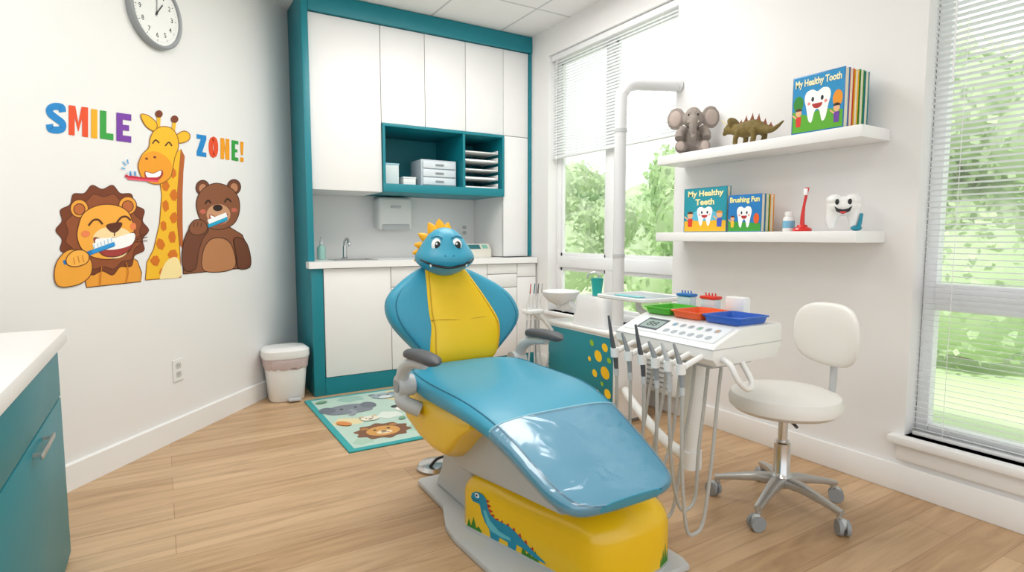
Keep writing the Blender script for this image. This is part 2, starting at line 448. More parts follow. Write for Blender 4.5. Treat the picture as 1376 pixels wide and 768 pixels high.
# ------------------------------------------------------------------ fitted cabinets on the back wall
UY = 4.14; BFY = 4.03
e = thing('cabinet_surround', (.84, 4.4, 0), 'teal laminate panel framing the white built-in cabinets', 'cabinet panel')
b = B(); b.box((.862, UY-.03, .002), (.905, BY-.005, CZ-.004), TEAL, .002); b.build('side_panel', e)
b = B(); b.box((.907, UY-.03, 2.612), (RX-.004, UY+.02, CZ-.004), TEAL, .002); b.build('top_panel', e)
b = B(); b.box((RX-.022, UY-.02, .94), (RX-.004, UY+.03, 2.61), TEAL, .001); b.build('edge_panel', e)
b = B(); b.box((.862, BFY, .002), (.938, UY-.032, .885), TEAL, .002); b.build('base_end_panel', e)
def cab(name, x0, x1, z0, z1, yf, lab, fronts, group, top=None):
    e = thing(name, ((x0+x1)/2, (yf+BY)/2, z0), lab, 'cabinet', group)
    bb = B(); bb.box((x0+.001, yf+.022, z0+.001), (x1-.001, BY-.006, (top or z1)-.001), CAB)
    bb.box((x0+.001, yf+.018, z0+.001), (x1-.001, yf+.0225, z1-.001), GAP); bb.build('body', e)
    for (nm, a0, a1, c0, c1) in fronts:
        bb = B(); bb.box((a0+.0024, yf, c0+.0024), (a1-.0024, yf+.018, c1-.0024), CAB, .0015); bb.build(nm, e)
ux = [.907, 1.408, 1.751, 2.092, 2.434, 2.676]
g = 'white wall cabinets'
cab('wall_cabinet', ux[0], ux[1], 1.425, 2.61, UY, 'tall white flat-front wall cabinet beside the teal panel', [('door', ux[0], ux[1], 1.425, 2.61)], g)
for i in (1, 2, 3):
    cab('wall_cabinet', ux[i], ux[i+1], 1.925, 2.61, UY, 'white flat-front wall cabinet above the teal open shelf', [('door', ux[i], ux[i+1], 1.925, 2.61)], g)
cab('wall_cabinet', ux[4], ux[5], .935, 2.61, UY, 'narrow full-height white cabinet standing in the corner', [('door', ux[4], ux[5], 1.925, 2.61), ('door', ux[4], ux[5], .935, 1.925)], g)
x0, x1, z0, z1 = 1.41, 2.432, 1.43, 1.922
e = thing('open_shelf_unit', ((x0+x1)/2, 4.4, z0), 'teal open shelf box mounted under the white wall cabinets', 'shelf')
b = B()
b.box((x0, UY-.02, z0), (x1, BY-.006, z0+.06), TEAL, .001); b.box((x0, UY-.02, z1-.02), (x1, BY-.006, z1), TEAL, .001)
b.box((x0, UY-.02, z0+.06), (x0+.018, BY-.006, z1-.02), TEAL); b.box((x1-.018, UY-.02, z0+.06), (x1, BY-.006, z1-.02), TEAL)
b.box((x0+.018, BY-.02, z0+.06), (x1-.018, BY-.006, z1-.02), TEALD); b.build('shelf_case', e)
b = B(); b.box((2.058, UY-.015, z0+.06), (2.078, BY-.02, z1-.02), TEAL); b.build('divider', e)
SZ = z0+.0605
bx = [.942, 1.42, 1.82, 2.22, 2.50, 2.685]; kz = .125; tz = .884
def basec(i, fr, lab, top=None): cab('base_cabinet', bx[i], bx[i+1], kz, tz, BFY, lab, fr, 'white base cabinets', top)
basec(0, [('door', bx[0], bx[1], kz, tz)], 'white base cabinet with one flat door under the sink', .79)
basec(1, [('drawer', bx[1], bx[2], .735, tz), ('door', bx[1], bx[2], kz, .735)], 'white base cabinet with a drawer over a flat door')
basec(2, [('drawer', bx[2], bx[3], .735, tz), ('door', bx[2], bx[3], kz, .735)], 'white base cabinet with a drawer over a flat door')
basec(3, [('drawer', bx[3], bx[4], .80, tz), ('drawer', bx[3], bx[4], .69, .80), ('drawer', bx[3], bx[4], .42, .69), ('drawer', bx[3], bx[4], kz, .42)], 'white base cabinet with a stack of drawers')
basec(4, [('drawer', bx[4], bx[5], .77, tz), ('door', bx[4], bx[5], kz, .77)], 'narrow white base cabinet in the corner by the window')
b = B(); b.box((.94, BFY+.004, .001), (2.685, BFY+.03, kz-.001), TEAL); tag(b.build('cabinet_plinth'), 'teal plinth strip under the white base cabinets', 'plinth')
b = B()
sx0, sx1, sy0, sy1 = 1.08, 1.36, 4.17, 4.42
cy0, cx0, cx1 = BFY-.025, .845, RX-.018
for (lo, hi) in [((.907, sy1, .886), (ux[4]-.002, BY-.012, .93)), ((cx0, cy0, .886), (sx0, UY-.033, .93)), ((.907, UY-.033, .886), (sx0, sy1, .93)), ((sx0, cy0, .886), (sx1, sy0, .93)), ((sx1, cy0, .886), (ux[4]-.002, sy1, .93)), ((ux[4]-.002, cy0, .886), (cx1, UY-.033, .93))]:
    b.box(lo, hi, COUNTER)
tag(b.build('countertop'), 'white countertop running along the back cabinets', 'countertop')
b = B(); b.box((sx0+.002, sy0+.002, .80), (sx1-.002, sy1-.002, .803), ALU)
for lo, hi in [((sx0+.001, sy0+.001, .80), (sx0+.006, sy1-.001, .933)), ((sx1-.006, sy0+.001, .80), (sx1-.001, sy1-.001, .933)), ((sx0+.006, sy0+.001, .80), (sx1-.006, sy0+.006, .933)), ((sx0+.006, sy1-.006, .80), (sx1-.006, sy1-.001, .933))]: b.box(lo, hi, ALU)
for lo, hi in [((sx0-.012, sy0-.012, .9305), (sx1+.012, sy0+.006, .934)), ((sx0-.012, sy1-.006, .9305), (sx1+.012, sy1+.012, .934)), ((sx0-.012, sy0, .9305), (sx0+.006, sy1, .934)), ((sx1-.006, sy0, .9305), (sx1+.012, sy1, .934))]: b.box(lo, hi, ALU, .001)
tag(b.build('sink'), 'small stainless steel sink set in the countertop', 'sink')
e = thing('faucet', (1.21, 4.47, .931), 'small chrome faucet behind the sink', 'faucet')
b = B(); b.lathe([(.026, 0), (.026, .008), (.016, .014), (.015, .09), (.012, .1)], (1.21, 4.47, .931), CHR, 20)
b.tube([(1.21, 4.47, 1.02), (1.21, 4.46, 1.07), (1.21, 4.40, 1.085), (1.21, 4.35, 1.055), (1.21, 4.345, 1.03)], .009, CHR); b.build('spout', e)
b = B(); b.tube([(1.21, 4.475, 1.02), (1.235, 4.48, 1.05), (1.262, 4.48, 1.09)], [.008, .007, .006], CHR); b.build('lever', e)
e = thing('soap_bottle', (1.035, 4.47, .931), 'clear soap pump bottle standing beside the sink', 'soap bottle')
b = B(); b.lathe([(.028, 0), (.031, .006), (.031, .085), (.024, .1), (.012, .105), (.012, .112)], (1.035, 4.47, .931), mat('aqua_soap', '#A9D6CB', .2, var=.02), 24); b.build('bottle', e)
b = B(); b.cyl((1.035, 4.47, 1.043), (1.035, 4.47, 1.07), .012, WPL, n=16); b.cyl((1.035, 4.47, 1.07), (1.035, 4.47, 1.09), .004, WPL, n=8)
b.tube([(1.035, 4.475, 1.092), (1.035, 4.45, 1.094), (1.035, 4.43, 1.086)], .005, WPL); b.build('pump', e)
e = thing('paper_towel_dispenser', (1.65, 4.58, 1.15), 'white paper towel dispenser mounted on the wall', 'dispenser')
b = B(); b.box((1.50, 4.52, 1.16), (1.79, BY-.002, 1.42), WPL, .025, 4); b.build('housing', e)
b = B(); b.box((1.53, 4.512, 1.155), (1.76, 4.522, 1.20), GPL, .004); b.build('outlet_slot', e)
b = B(); b.box((1.60, 4.514, 1.33), (1.69, 4.522, 1.35), GPL, .003); b.build('level_window', e)
def outlet(fm, name, lab, w=.075, h=.115):
    a = Art(fm)
    bb = B()
    vs = [fm(x, z, k) for k in (0, 50) for x, z in ((-w/2, -h/2), (w/2, -h/2), (w/2, h/2), (-w/2, h/2))]
    bb.add(vs, [[0, 1, 2, 3], [4, 5, 6, 7], [0, 1, 5, 4], [1, 2, 6, 5], [2, 3, 7, 6], [3, 0, 4, 7]], WPL)
    a.b = bb; a.k = 51
    for zz in (.024, -.024):
        a.poly(crom([(-.017, zz-.014), (.017, zz-.014), (.017, zz+.014), (-.017, zz+.014)], 4), '#C8C8C5')
        a.poly([(-.009, zz-.002), (-.006, zz-.002), (-.006, zz+.008), (-.009, zz+.008)], '#555555'); a.poly([(.009, zz-.002), (.006, zz-.002), (.006, zz+.008), (.009, zz+.008)], '#555555', up=False)
        a.E(0, zz-.008, .0022, .0022, '#555555', n=10, up=False)
    tag(bb.build(name), lab, 'outlet', 'wall outlets')
outlet(lambda a, c, k: V((2.33+a, BY-.001-k*.00012, 1.16+c)), 'wall_outlet', 'white electrical outlet above the countertop')
OS = (V((.048, 3.60, 0))-W0).dot(WE)
outlet(lambda a, c, k: wallpt(OS+a, .376+c, .001+k*.00012), 'wall_outlet', 'white electrical outlet low on the painted wall')
e = thing('desktop_autoclave', (2.27, 4.33, .931), 'small cream tabletop device with a display on the countertop', 'device')
b = B(); b.prism([(0, 0), (.14, 0), (.14, .11), (.05, .11), (0, .06)], lambda a, c: V((2.15, 4.28+a, .931+c)), lambda a, c: V((2.40, 4.28+a, .931+c)), mat('cream_plastic', '#E2DDD0', .4), .006); b.build('housing', e)
a = Art(lambda p, q, k: V((2.15+p, 4.28+.05*q-.002-k*.0003, .931+.06+.05*q+.001+k*.0003)))
a.poly([(.03, .15), (.15, .15), (.15, .85), (.03, .85)], '#2F6E74'); a.poly([(.17, .2), (.22, .2), (.22, .8), (.17, .8)], '#7FBFA8'); a.build('display', e)
def simplebox(name, lo, hi, m, lab, cat, bev=.003, lidm=None, group=None):
    e = thing(name, ((lo[0]+hi[0])/2, (lo[1]+hi[1])/2, lo[2]), lab, cat, group)
    bb = B(); bb.box(lo, (hi[0], hi[1], hi[2]-.012), m, bev); bb.build('box', e)
    bb = B(); bb.box((lo[0]-.003, lo[1]-.003, hi[2]-.012), (hi[0]+.003, hi[1]+.003, hi[2]), lidm or m, .002); bb.build('lid', e)
simplebox('glove_box', (1.445, 4.22, SZ), (1.565, 4.36, SZ+.16), mat('pale_card', '#D4DFE0', .6), 'pale cardboard glove box with blue stripe', 'box', lidm=mat('blue_card', '#9CC6D6', .6))
simplebox('supply_box', (1.60, 4.22, SZ), (1.70, 4.32, SZ+.065), WPL, 'small white supply box on the teal shelf', 'box')
e = thing('drawer_organizer', (1.89, 4.28, SZ), 'translucent plastic organizer with three small drawers', 'organizer')
ORG = mat('frosted_plastic', '#BCC7CF', .3, var=.02)
b = B(); b.box((1.735, 4.20, SZ), (2.035, 4.42, SZ+.205), ORG, .006); b.build('body', e)
for i in range(3):
    zz = SZ+.012+i*.063
    b = B(); b.box((1.748, 4.188, zz), (2.022, 4.20, zz+.055), mat('drawer_plastic', '#D8E0E5', .25), .004); d = b.build('drawer', e)
    b = B(); b.box((1.85, 4.178, zz+.022), (1.92, 4.188, zz+.034), MGR, .003); b.build('handle', d)
e = thing('paper_tray_rack', (2.24, 4.3, SZ), 'white stacked paper tray rack on the teal shelf', 'paper tray')
for i in range(5):
    zz = SZ+i*.07
    b = B(); b.box((2.095, 4.17, zz+.004), (2.40, 4.44, zz+.009), WPL, .001)
    for xx in (2.095, 2.395): b.box((xx, 4.17, zz), (xx+.005, 4.44, zz+.045 if i < 4 else zz+.03), WPL, .001)
    b.box((2.11, 4.19, zz+.01), (2.385, 4.43, zz+.016+.006*(i % 2)), WHITE); b.build('tray', e)

# ------------------------------------------------------------------ near teal cabinet
FX = -.31; FYE = 2.42; FT = .745
e = thing('base_cabinet', (-.65, 1.5, 0), 'teal base cabinet with drawer, door and slim metal pull', 'cabinet')
b = B(); b.box((-.93, .45, .001), (FX-.02, FYE, FT), TEAL); b.build('body', e)
def ff(nm, y0, y1, z0, z1, hz):
    bb = B(); bb.box((FX-.019, y0+.002, z0), (FX, y1-.002, z1), TEAL, .002); d = bb.build(nm, e)
    if hz:
        bb = B(); yc = y1-.44
        bb.box((FX+.018, yc-.10, hz-.007), (FX+.026, yc+.10, hz+.007), ALU, .002); bb.box((FX, yc-.08, hz-.004), (FX+.02, yc-.07, hz+.004), ALU); bb.box((FX, yc+.07, hz-.004), (FX+.02, yc+.08, hz+.004), ALU); bb.build('handle', d)
ff('drawer', .46, 1.44, .568, FT-.002, 0); ff('drawer', 1.44, FYE, .568, FT-.002, 0)
ff('door', .46, 1.44, .02, .562, .53); ff('door', 1.44, FYE, .02, .562, .53)
b = B(); b.box((-.93, .43, FT+.001), (FX+.025, FYE+.02, .79), COUNTER, .003); tag(b.build('countertop'), 'white countertop slab on the teal cabinet', 'countertop')

# ------------------------------------------------------------------ clock
CC = (V((.016, 3.56, 0))-W0).dot(WE); CZc = 2.235; CR = .172
e = thing('wall_clock', tuple(wallpt(CC, CZc, .01)), 'round wall clock with silver rim and white face', 'clock')
Rw = Matrix((WE, V((0, 0, 1)), WN)).transposed()
b = B(); b.lathe([(CR, 0), (CR+.004, .01), (CR+.002, .03), (CR-.006, .036), (CR-.016, .032), (CR-.018, .02)], wallpt(CC, CZc, .002), MGR, 48, Rw); b.build('rim', e)
a = Art(lambda p, q, k: wallpt(CC+p, CZc+q, .0235+k*.0002)); a.E(0, 0, CR-.016, CR-.016, '#F2F2F0', n=48)
cs = CR/.15
for i in range(60):
    t = radians(i*6); r1 = .122*cs; r0 = (.112 if i % 5 == 0 else .117)*cs
    a.k = 1; a.S([(r0*sin(t), r0*cos(t)), (r1*sin(t), r1*cos(t))], .003 if i % 5 == 0 else .0012, '#333333', False)
for i in range(1, 13):
    t = radians(i*30); x, y = .093*cs*sin(t), .093*cs*cos(t); w = .008 if i < 10 else .014; a.k = 2
    a.text(str(i), x-w*(.5 if i == 1 else 1), y-.012, x+w*(.5 if i == 1 else 1), y+.012, '#333333', .01)
a.build('dial', e)
a = Art(lambda p, q, k: wallpt(CC+p, CZc+q, .0265+k*.0004))
for ang, l, w in ((38, .07, .006), (4, .105, .004)):
    t = radians(ang); a.S([(-.015*sin(t), -.015*cos(t)), (l*sin(t), l*cos(t))], w, '#2A2A2A', False)
a.E(0, 0, .007, .007, '#2A2A2A'); a.build('hands', e)

# ------------------------------------------------------------------ wall decals (flat vinyl on the diagonal wall)
def mural(u, v, k):
    # rectified artwork coordinates -> point on the diagonal wall
    x = (u-688)/775; y = (384-v)/775
    fw = .9964+.0849*y; z = .9964*y-.0849
    dx = .5195*fw+.8545*x; dy = .8545*fw-.5195*x
    t = -3.516/(1.174*dx-.993*dy)
    return V((dx*t, dy*t, 1.1+z*t))+WN*(.0015+k*.0001)
def A(ol=None):
    a = Art(mural); a.ol = ol; return a
a = A()
for ch, x0, y0, x1, y1, c, w in [('S', 62, 137, 88, 177, '#1886CC', 9.5), ('M', 92, 141, 118, 181, '#E84E22', 8), ('I', 122, 146, 130.5, 185, '#F2AE0E', 8.5), ('L', 134, 148, 152, 186, '#34A03F', 8.5), ('E', 156, 151, 176, 189, '#7A3CA6', 8.5)]:
    a.letter(ch, x0, y0, x1, y1, c, w, .13)
tag(a.build('lettering_decal'), 'rainbow coloured SMILE lettering decal on the white wall', 'wall decal')
a = A()
for ch, x0, y0, x1, y1, c, w in [('Z', 264, 180, 277, 209, '#1886CC', 6), ('O', 280, 182, 293, 211, '#E84E22', 6), ('N', 296, 185, 308, 213, '#F2A010', 5), ('E', 311, 188, 320, 215, '#34A03F', 4.6), ('!', 322.5, 190, 327, 217, '#F2A010', 4)]:
    a.letter(ch, x0, y0, x1, y1, c, w, .16)
tag(a.build('lettering_decal'), 'rainbow coloured ZONE lettering decal on the white wall', 'wall decal')
# lion
a = A('#5E2C12'); DB = '#5A2A14'
a.poly([(116, 386), (112, 366), (122, 346), (168, 340), (184, 350), (190, 366), (189, 378)], '#EFA033', False)
mane = []
for i in range(28):
    t = 2*pi*i/28; r = 63 if i % 2 == 0 else 56
    mane.append((137+r*.99*cos(t), 309+r*.98*sin(t)))
a.poly(mane, '#78391A', True)
mane2 = [(139+(53 if i % 2 else 48)*cos(2*pi*i/24), 311+(52 if i % 2 else 47)*sin(2*pi*i/24)) for i in range(24)]
a.poly(mane2, '#944E27', True)
for ex, ey in ((106, 280), (171, 276)):
    a.E(ex, ey, 12, 12, '#F2A63A'); a.E(ex, ey+1, 7.5, 7.5, '#C26A34')
a.poly([(105, 302), (112, 286), (130, 276), (152, 275), (170, 283), (178, 300), (179, 322), (170, 340), (148, 348), (124, 345), (109, 334), (103, 318)], '#FAAF3F', True)
a.E(151, 321, 27, 17, '#FDE0A8'); a.E(153, 337, 17, 10, '#FDE0A8')
a.poly([(143, 302), (162, 299), (160, 307), (153, 312), (146, 309)], '#5E2A14', True)
a.S([(153, 310), (153, 317)], 1.6, DB, False)
a.poly([(125, 320), (138, 321), (153, 319), (167, 317), (180, 312), (178, 328), (167, 340), (150, 345), (134, 340)], '#A53A34', True)
a.poly([(128, 321), (153, 319), (179, 313), (176, 328), (153, 335), (133, 333)], '#FFFFFF', True)
a.S([(118, 303), (124, 296), (131, 295), (137, 301)], 2.6, DB); a.S([(156, 299), (162, 292), (169, 291), (175, 296)], 2.6, DB)
a.E(114, 314, 6, 4.5, '#F08650'); a.E(178, 304, 4, 5, '#F08650')
for q in (0, 5, 10): a.S([(180, 320+q*.5), (197, 313+q)], 1, DB, False)
a.poly([(72, 374), (75, 352), (90, 336), (110, 338), (122, 352), (120, 370), (104, 382), (80, 385)], '#F3A838', True)
a.S([(84, 353), (110, 343), (152, 328)], 6, '#1478BE', False); a.S([(124, 331), (150, 322)], 8, '#FFFFFF', False); a.S([(122, 338), (153, 327)], 5, '#2C98DC', False)
for i in range(6): a.S([(126+i*4.6, 335-i*1.7), (125+i*4.6, 328-i*1.7)], 1, '#9CC9E8', False)
a.poly([(88, 346), (97, 337), (110, 336), (118, 343), (115, 353), (100, 358), (89, 355)], '#FBB54A', True)
for q in ((97, 346), (103, 344), (109, 343)): a.S([q, (q[0]+2, q[1]+9)], 1.1, '#C97A22', False)
a.S([(168, 352), (171, 365), (168, 379)], 1.2, '#C97A22'); a.S([(135, 358), (133, 383)], 1.2, '#C97A22')
tag(a.build('lion_decal'), 'cartoon lion brushing its teeth, vinyl decal on white wall', 'wall decal')
# giraffe
a = A('#9A5A1C'); GY = '#F6BE26'; GO = '#D87416'
a.poly([(195, 376), (197, 352), (206, 335), (214, 300), (217, 262), (214, 240), (226, 212), (243, 200), (240, 235), (238, 262), (238, 300), (241, 330), (242, 350), (243, 372)], GY, False)
a.ol = None
a.poly([(243, 200), (240, 235), (238, 262), (238, 300), (242, 330), (246, 334), (245, 300), (245, 262), (246, 232), (248, 210)], '#B9622A', False)
for x, y, rx, ry, r in [(232, 232, 5, 7, 10), (222, 250, 5, 7, 0), (233, 262, 5, 8, 0), (222, 276, 5, 8, 8), (233, 292, 5, 8, 0), (219, 303, 5, 8, 10), (231, 318, 6, 8, 0), (215, 328, 6, 8, 20), (232, 342, 7, 8, 0), (208, 350, 6, 7, 0), (219, 366, 6, 7, 0)]:
    a.poly([(x+rx*(1+.18*sin(k*2.4+x))*cos(k*pi/3+r), y+ry*(1+.15*cos(k*1.7+y))*sin(k*pi/3+r)) for k in range(6)], GO)
a.poly([(214, 373), (222, 352), (234, 345), (241, 352), (242, 371), (222, 374)], '#FDE6A6', True)
a.S([(212, 172), (213, 155)], 5, GY, False); a.S([(232, 177), (234, 161)], 5, GY, False); a.E(213, 153, 5, 5, '#7A3B1C'); a.E(234, 160, 5, 5, '#7A3B1C')
a.ol = '#9A5A1C'
a.poly([(207, 176), (196, 170), (189, 158), (190, 153), (200, 156), (210, 166)], GY, True); a.poly([(236, 182), (246, 176), (254, 180), (253, 188), (243, 192), (236, 190)], GY, True)
a.poly([(206, 176), (216, 170), (229, 172), (237, 182), (239, 197), (234, 212), (231, 228), (227, 239), (214, 247), (200, 245), (189, 236), (185, 222), (190, 208), (199, 198), (201, 186)], GY, True)
a.ol = None
a.poly([(186, 220), (191, 209), (204, 203), (219, 208), (230, 221), (227, 237), (215, 246), (200, 245), (189, 236)], '#F2A024', True)
a.poly([(194, 230), (205, 232), (216, 228), (218, 235), (210, 243), (200, 243), (194, 238)], '#A53A34', True); a.poly([(195, 231), (205, 233), (215, 229), (214, 236), (205, 239), (197, 238)], '#FFFFFF', True)
a.E(196, 213, 2, 1.6, '#7A3B1C'); a.E(207, 211, 2, 1.6, '#7A3B1C')
a.S([(204, 193), (208, 188), (213, 192)], 1.8, '#4A2312'); a.S([(221, 196), (226, 191), (230, 196)], 1.8, '#4A2312')
a.S([(167, 236), (190, 240), (212, 240)], 3.6, '#CC2440', False); a.S([(170, 240), (212, 243.5)], 2.4, '#EE5A74', False)
for i in range(5): a.S([(171+i*3, 230), (171.5+i*3, 236)], 1.8, '#2C8FD6' if i % 2 else '#E8EEF2', False)
for p, q in (((164, 217), (168, 222)), ((170, 214), (171, 220)), ((162, 225), (167, 227))): a.S([p, q], 1.4, '#37A0DC', False)
tag(a.build('giraffe_decal'), 'cartoon giraffe holding a red toothbrush, vinyl decal on wall', 'wall decal')
# bear
a = A('#4A2414'); BR = '#8C5537'; BD = '#73412A'
a.poly([(246, 368), (245, 335), (256, 314), (275, 303), (305, 303), (325, 315), (334, 335), (336, 359)], BR, False)
a.poly([(275, 364), (272, 340), (282, 322), (300, 320), (312, 332), (314, 360)], '#BC8054', True)
a.E(272, 252, 9, 10, BD); a.E(314, 251, 9, 10, BD); a.E(272, 253, 5, 6, '#C08560'); a.E(314, 252, 5, 6, '#C08560')
a.poly([(265, 285), (264, 268), (273, 253), (290, 246), (309, 252), (320, 266), (321, 285), (313, 301), (295, 308), (275, 303)], BR, True)
a.ol = None
a.E(293, 288, 16, 14, '#CF9A74'); a.E(292, 279, 6.5, 4.5, '#2E140C')
a.poly([(281, 288), (292, 291), (305, 287), (302, 298), (292, 302), (283, 298)], '#A53A34', True); a.poly([(282, 289), (292, 292), (304, 288), (300, 295), (292, 297), (285, 295)], '#FFFFFF', True)
a.S([(275, 274), (279, 269), (283, 273)], 2, '#22100A'); a.S([(301, 272), (305, 267), (310, 271)], 2, '#22100A')
a.E(272, 284, 4, 3, '#CC6A55'); a.E(314, 282, 4, 3, '#CC6A55')
a.S([(250, 316), (275, 305), (304, 294)], 5, '#1090B4', False); a.S([(279, 298), (304, 288)], 6, '#FFFFFF', False); a.S([(279, 303), (305, 293)], 3.6, '#23A8D0', False)
a.ol = '#4A2414'
a.poly([(244, 352), (246, 325), (254, 306), (264, 296), (276, 300), (279, 310), (272, 320), (266, 338), (262, 360), (250, 364)], BD, True)
a.poly([(254, 303), (262, 295), (273, 297), (278, 306), (272, 314), (260, 315), (254, 310)], BR, True)
for q in ((260, 299), (265, 298), (270, 299)): a.S([q, (q[0]-1, q[1]+6)], 1, '#4A2616', False)
a.poly([(314, 320), (328, 323), (335, 340), (335, 358), (320, 360), (317, 342)], BD, True)
tag(a.build('bear_decal'), 'cartoon brown bear with blue toothbrush, vinyl decal on wall', 'wall decal')

# ------------------------------------------------------------------ trash bin
BC = V((.69, 4.10, 0))
e = thing('trash_bin', tuple(BC), 'white plastic pedal bin lined with a bag by the teal panel', 'trash bin')
b = B(); rings = []
for z, w in [(.002, .105), (.01, .112), (.20, .128), (.25, .133)]: rings.append(sring(BC+V((0, 0, z)), (1, 0, 0), (0, 1, 0), w, w*.85, 32, 3.4))
b.loft(rings, WPL); b.build('bucket', e)
b = B(); rings = []
for z, w in [(.225, .134), (.235, .139), (.26, .141), (.285, .145), (.293, .14)]: rings.append([p+V((.002*sin(i*3.1), .002*cos(i*2.7), .009*sin(i*2.3)*(z < .25))) for i, p in enumerate(sring(BC+V((0, 0, z)), (1, 0, 0), (0, 1, 0), w, w*.87, 40, 3.2))])
b.loft(rings, translucent_mat('pale_liner', '#F2E2E0', '#EBD2CF', .4, 30)); b.build('liner', e)
b = B(); rings = []
for z, w in [(.294, .147), (.305, .152), (.345, .15), (.362, .13), (.368, .09)]: rings.append(sring(BC+V((0, 0, z)), (1, 0, 0), (0, 1, 0), w, w*.87, 32, 3.2))
b.loft(rings, WPL); b.build('lid', e)
b = B(); b.box((.68, 3.955, .012), (.76, 4.0, .028), GPL, .004); b.build('pedal', e)

# ------------------------------------------------------------------ rug
rx0, rx1, ry0, ry1 = .775, 1.56, 2.87, 3.95
b = B(); b.box((rx0, ry0, .001), (rx1, ry1, .009), mat('rug_teal_edge', '#3FA5A8', .95, bump=.4, bscale=300), .002)
a = Art(lambda p, q, k: V((p, q, .0094+k*.00012))); a.b = b
a.poly([(rx0+.035, ry0+.035), (rx1-.035, ry0+.035), (rx1-.035, ry1-.035), (rx0+.035, ry1-.035)], '#B9D3C6')
for x, y, r, c in [(.9, 3.35, .08, '#E3D6A8'), (1.3, 3.05, .13, '#A8C8B4'), (1.38, 3.75, .13, '#E0D0A0'), (1.05, 3.83, .08, '#9CC2B6'), (.88, 2.98, .05, '#A8C8B4'), (1.16, 3.36, .07, '#DDE6DC')]:
    a.poly([(x+r*(1+.2*sin(3*k))*cos(k*pi/5), y+r*(1+.2*cos(2*k))*sin(k*pi/5)) for k in range(10)], c, True)
lx, ly = 1.03, 3.10
a.poly([(lx+(.165 if i % 2 else .14)*cos(2*pi*i/20), ly+(.14 if i % 2 else .118)*sin(2*pi*i/20)) for i in range(20)], '#7A5238', True)
a.E(lx, ly-.005, .095, .082, '#D0984E'); a.E(lx, ly-.03, .045, .03, '#EDD9B4'); a.E(lx, ly-.016, .017, .011, '#4A3024')
for sx in (-1, 1): a.E(lx+sx*.04, ly+.022, .01, .012, '#33241C'); a.E(lx+sx*.085, ly+.07, .024, .02, '#B07A40')
a.S([(lx-.025, ly-.045), (lx, ly-.036), (lx+.025, ly-.045)], .005, '#4A3024')
hx, hy = .98, 3.60
a.poly([(hx-.13, hy-.07), (hx-.15, hy+.03), (hx-.05, hy+.10), (hx+.08, hy+.09), (hx+.13, hy+.01), (hx+.12, hy-.08), (hx, hy-.10)], '#7F868F', True)
for sx in (-1, 1): a.E(hx+sx*.13, hy+.03, .05, .07, '#6D747E'); a.E(hx+sx*.045, hy+.02, .011, .012, '#22242A')
a.S([(hx, hy-.01), (hx+.01, hy-.08), (hx-.03, hy-.14)], .035, '#949AA3')
zx, zy = 1.33, 3.44
a.E(zx, zy, .1, .085, '#F0EEE8')
for sx in (-1, 1): a.E(zx+sx*.08, zy+.065, .03, .027, '#3C3C40'); a.E(zx+sx*.036, zy+.01, .024, .028, '#3C3C40'); a.E(zx+sx*.034, zy+.014, .009, .01, '#FFFFFF')
a.E(zx, zy-.03, .014, .01, '#3C3C40')
a.E(1.27, 3.78, .085, .07, '#9CACB4'); a.E(1.27, 3.755, .045, .03, '#D8DEDF')
for sx in (-1, 1): a.E(1.27+sx*.03, 3.80, .009, .01, '#22242A'); a.E(1.27+sx*.07, 3.835, .024, .02, '#82949C')
a.E(1.36, 3.12, .08, .07, '#C98A52'); a.E(1.36, 3.10, .04, .028, '#F0DDBB')
for sx in (-1, 1): a.E(1.36+sx*.03, 3.14, .008, .01, '#22242A'); a.E(1.36+sx*.06, 3.18, .022, .02, '#A96B3C')
a.E(1.03, 3.34, .055, .045, '#E9E2CE'); a.E(1.03, 3.325, .014, .01, '#3C3C40')
for sx in (-1, 1): a.E(1.03+sx*.02, 3.35, .006, .007, '#22242A'); a.E(1.03+sx*.04, 3.38, .016, .014, '#C9B98E')
a.E(.87, 3.32, .03, .055, '#D98C4A', 30); a.E(.86, 3.83, .04, .025, '#6F9F7D', 20); a.E(1.2, 3.25, .03, .02, '#6F9F7D', 50)
tag(b.build('area_rug'), 'small children\'s rug with animal faces and teal border', 'rug')

# ------------------------------------------------------------------ dental chair
CX = 1.12
def cxy(y): return 1.105+(y-1.8)*.05
e = thing('dental_chair', (CX, 1.8, 0), 'child dental chair in blue and yellow vinyl with dinosaur headrest', 'dental chair')
b = B(); out = [(.885, 1.40), (.87, 1.44), (.855, 1.80), (.865, 1.90), (.925, 2.06), (.93, 2.33), (.945, 2.35), (1.35, 2.35), (1.365, 2.33), (1.37, 2.1), (1.45, 1.92), (1.46, 1.29), (1.445, 1.25), (1.02, 1.25), (.99, 1.26)]
b.prism(out, lambda x, y: V((x, y, .001)), lambda x, y: V((x, y, .026)), GPL, .006, 2); b.build('base_plate', e)
bc_m = mat('yellow_gloss_shell', '#F6C706', .28, var=.03, coat=.35)
PA, PB = V((.925, 1.84, 0)), V((1.055, 1.345, 0)); PD = (PB-PA).normalized(); PN = V((-abs(PD.y), -PD.x, 0)).normalized()
plan = [PA.lerp(PB, t/6) for t in range(7)]+[V(p) for p in [(1.072, 1.31, 0), (1.10, 1.285, 0), (1.15, 1.268, 0), (1.24, 1.262, 0), (1.33, 1.27, 0), (1.385, 1.29, 0), (1.42, 1.33, 0), (1.432, 1.40, 0), (1.43, 1.6, 0), (1.425, 1.78, 0), (1.405, 1.86, 0), (1.36, 1.885, 0), (1.2, 1.89, 0), (1.02, 1.89, 0), (.95, 1.88, 0), (.928, 1.865, 0)]]
cen = V((1.19, 1.6, 0))
b = B(); R = []
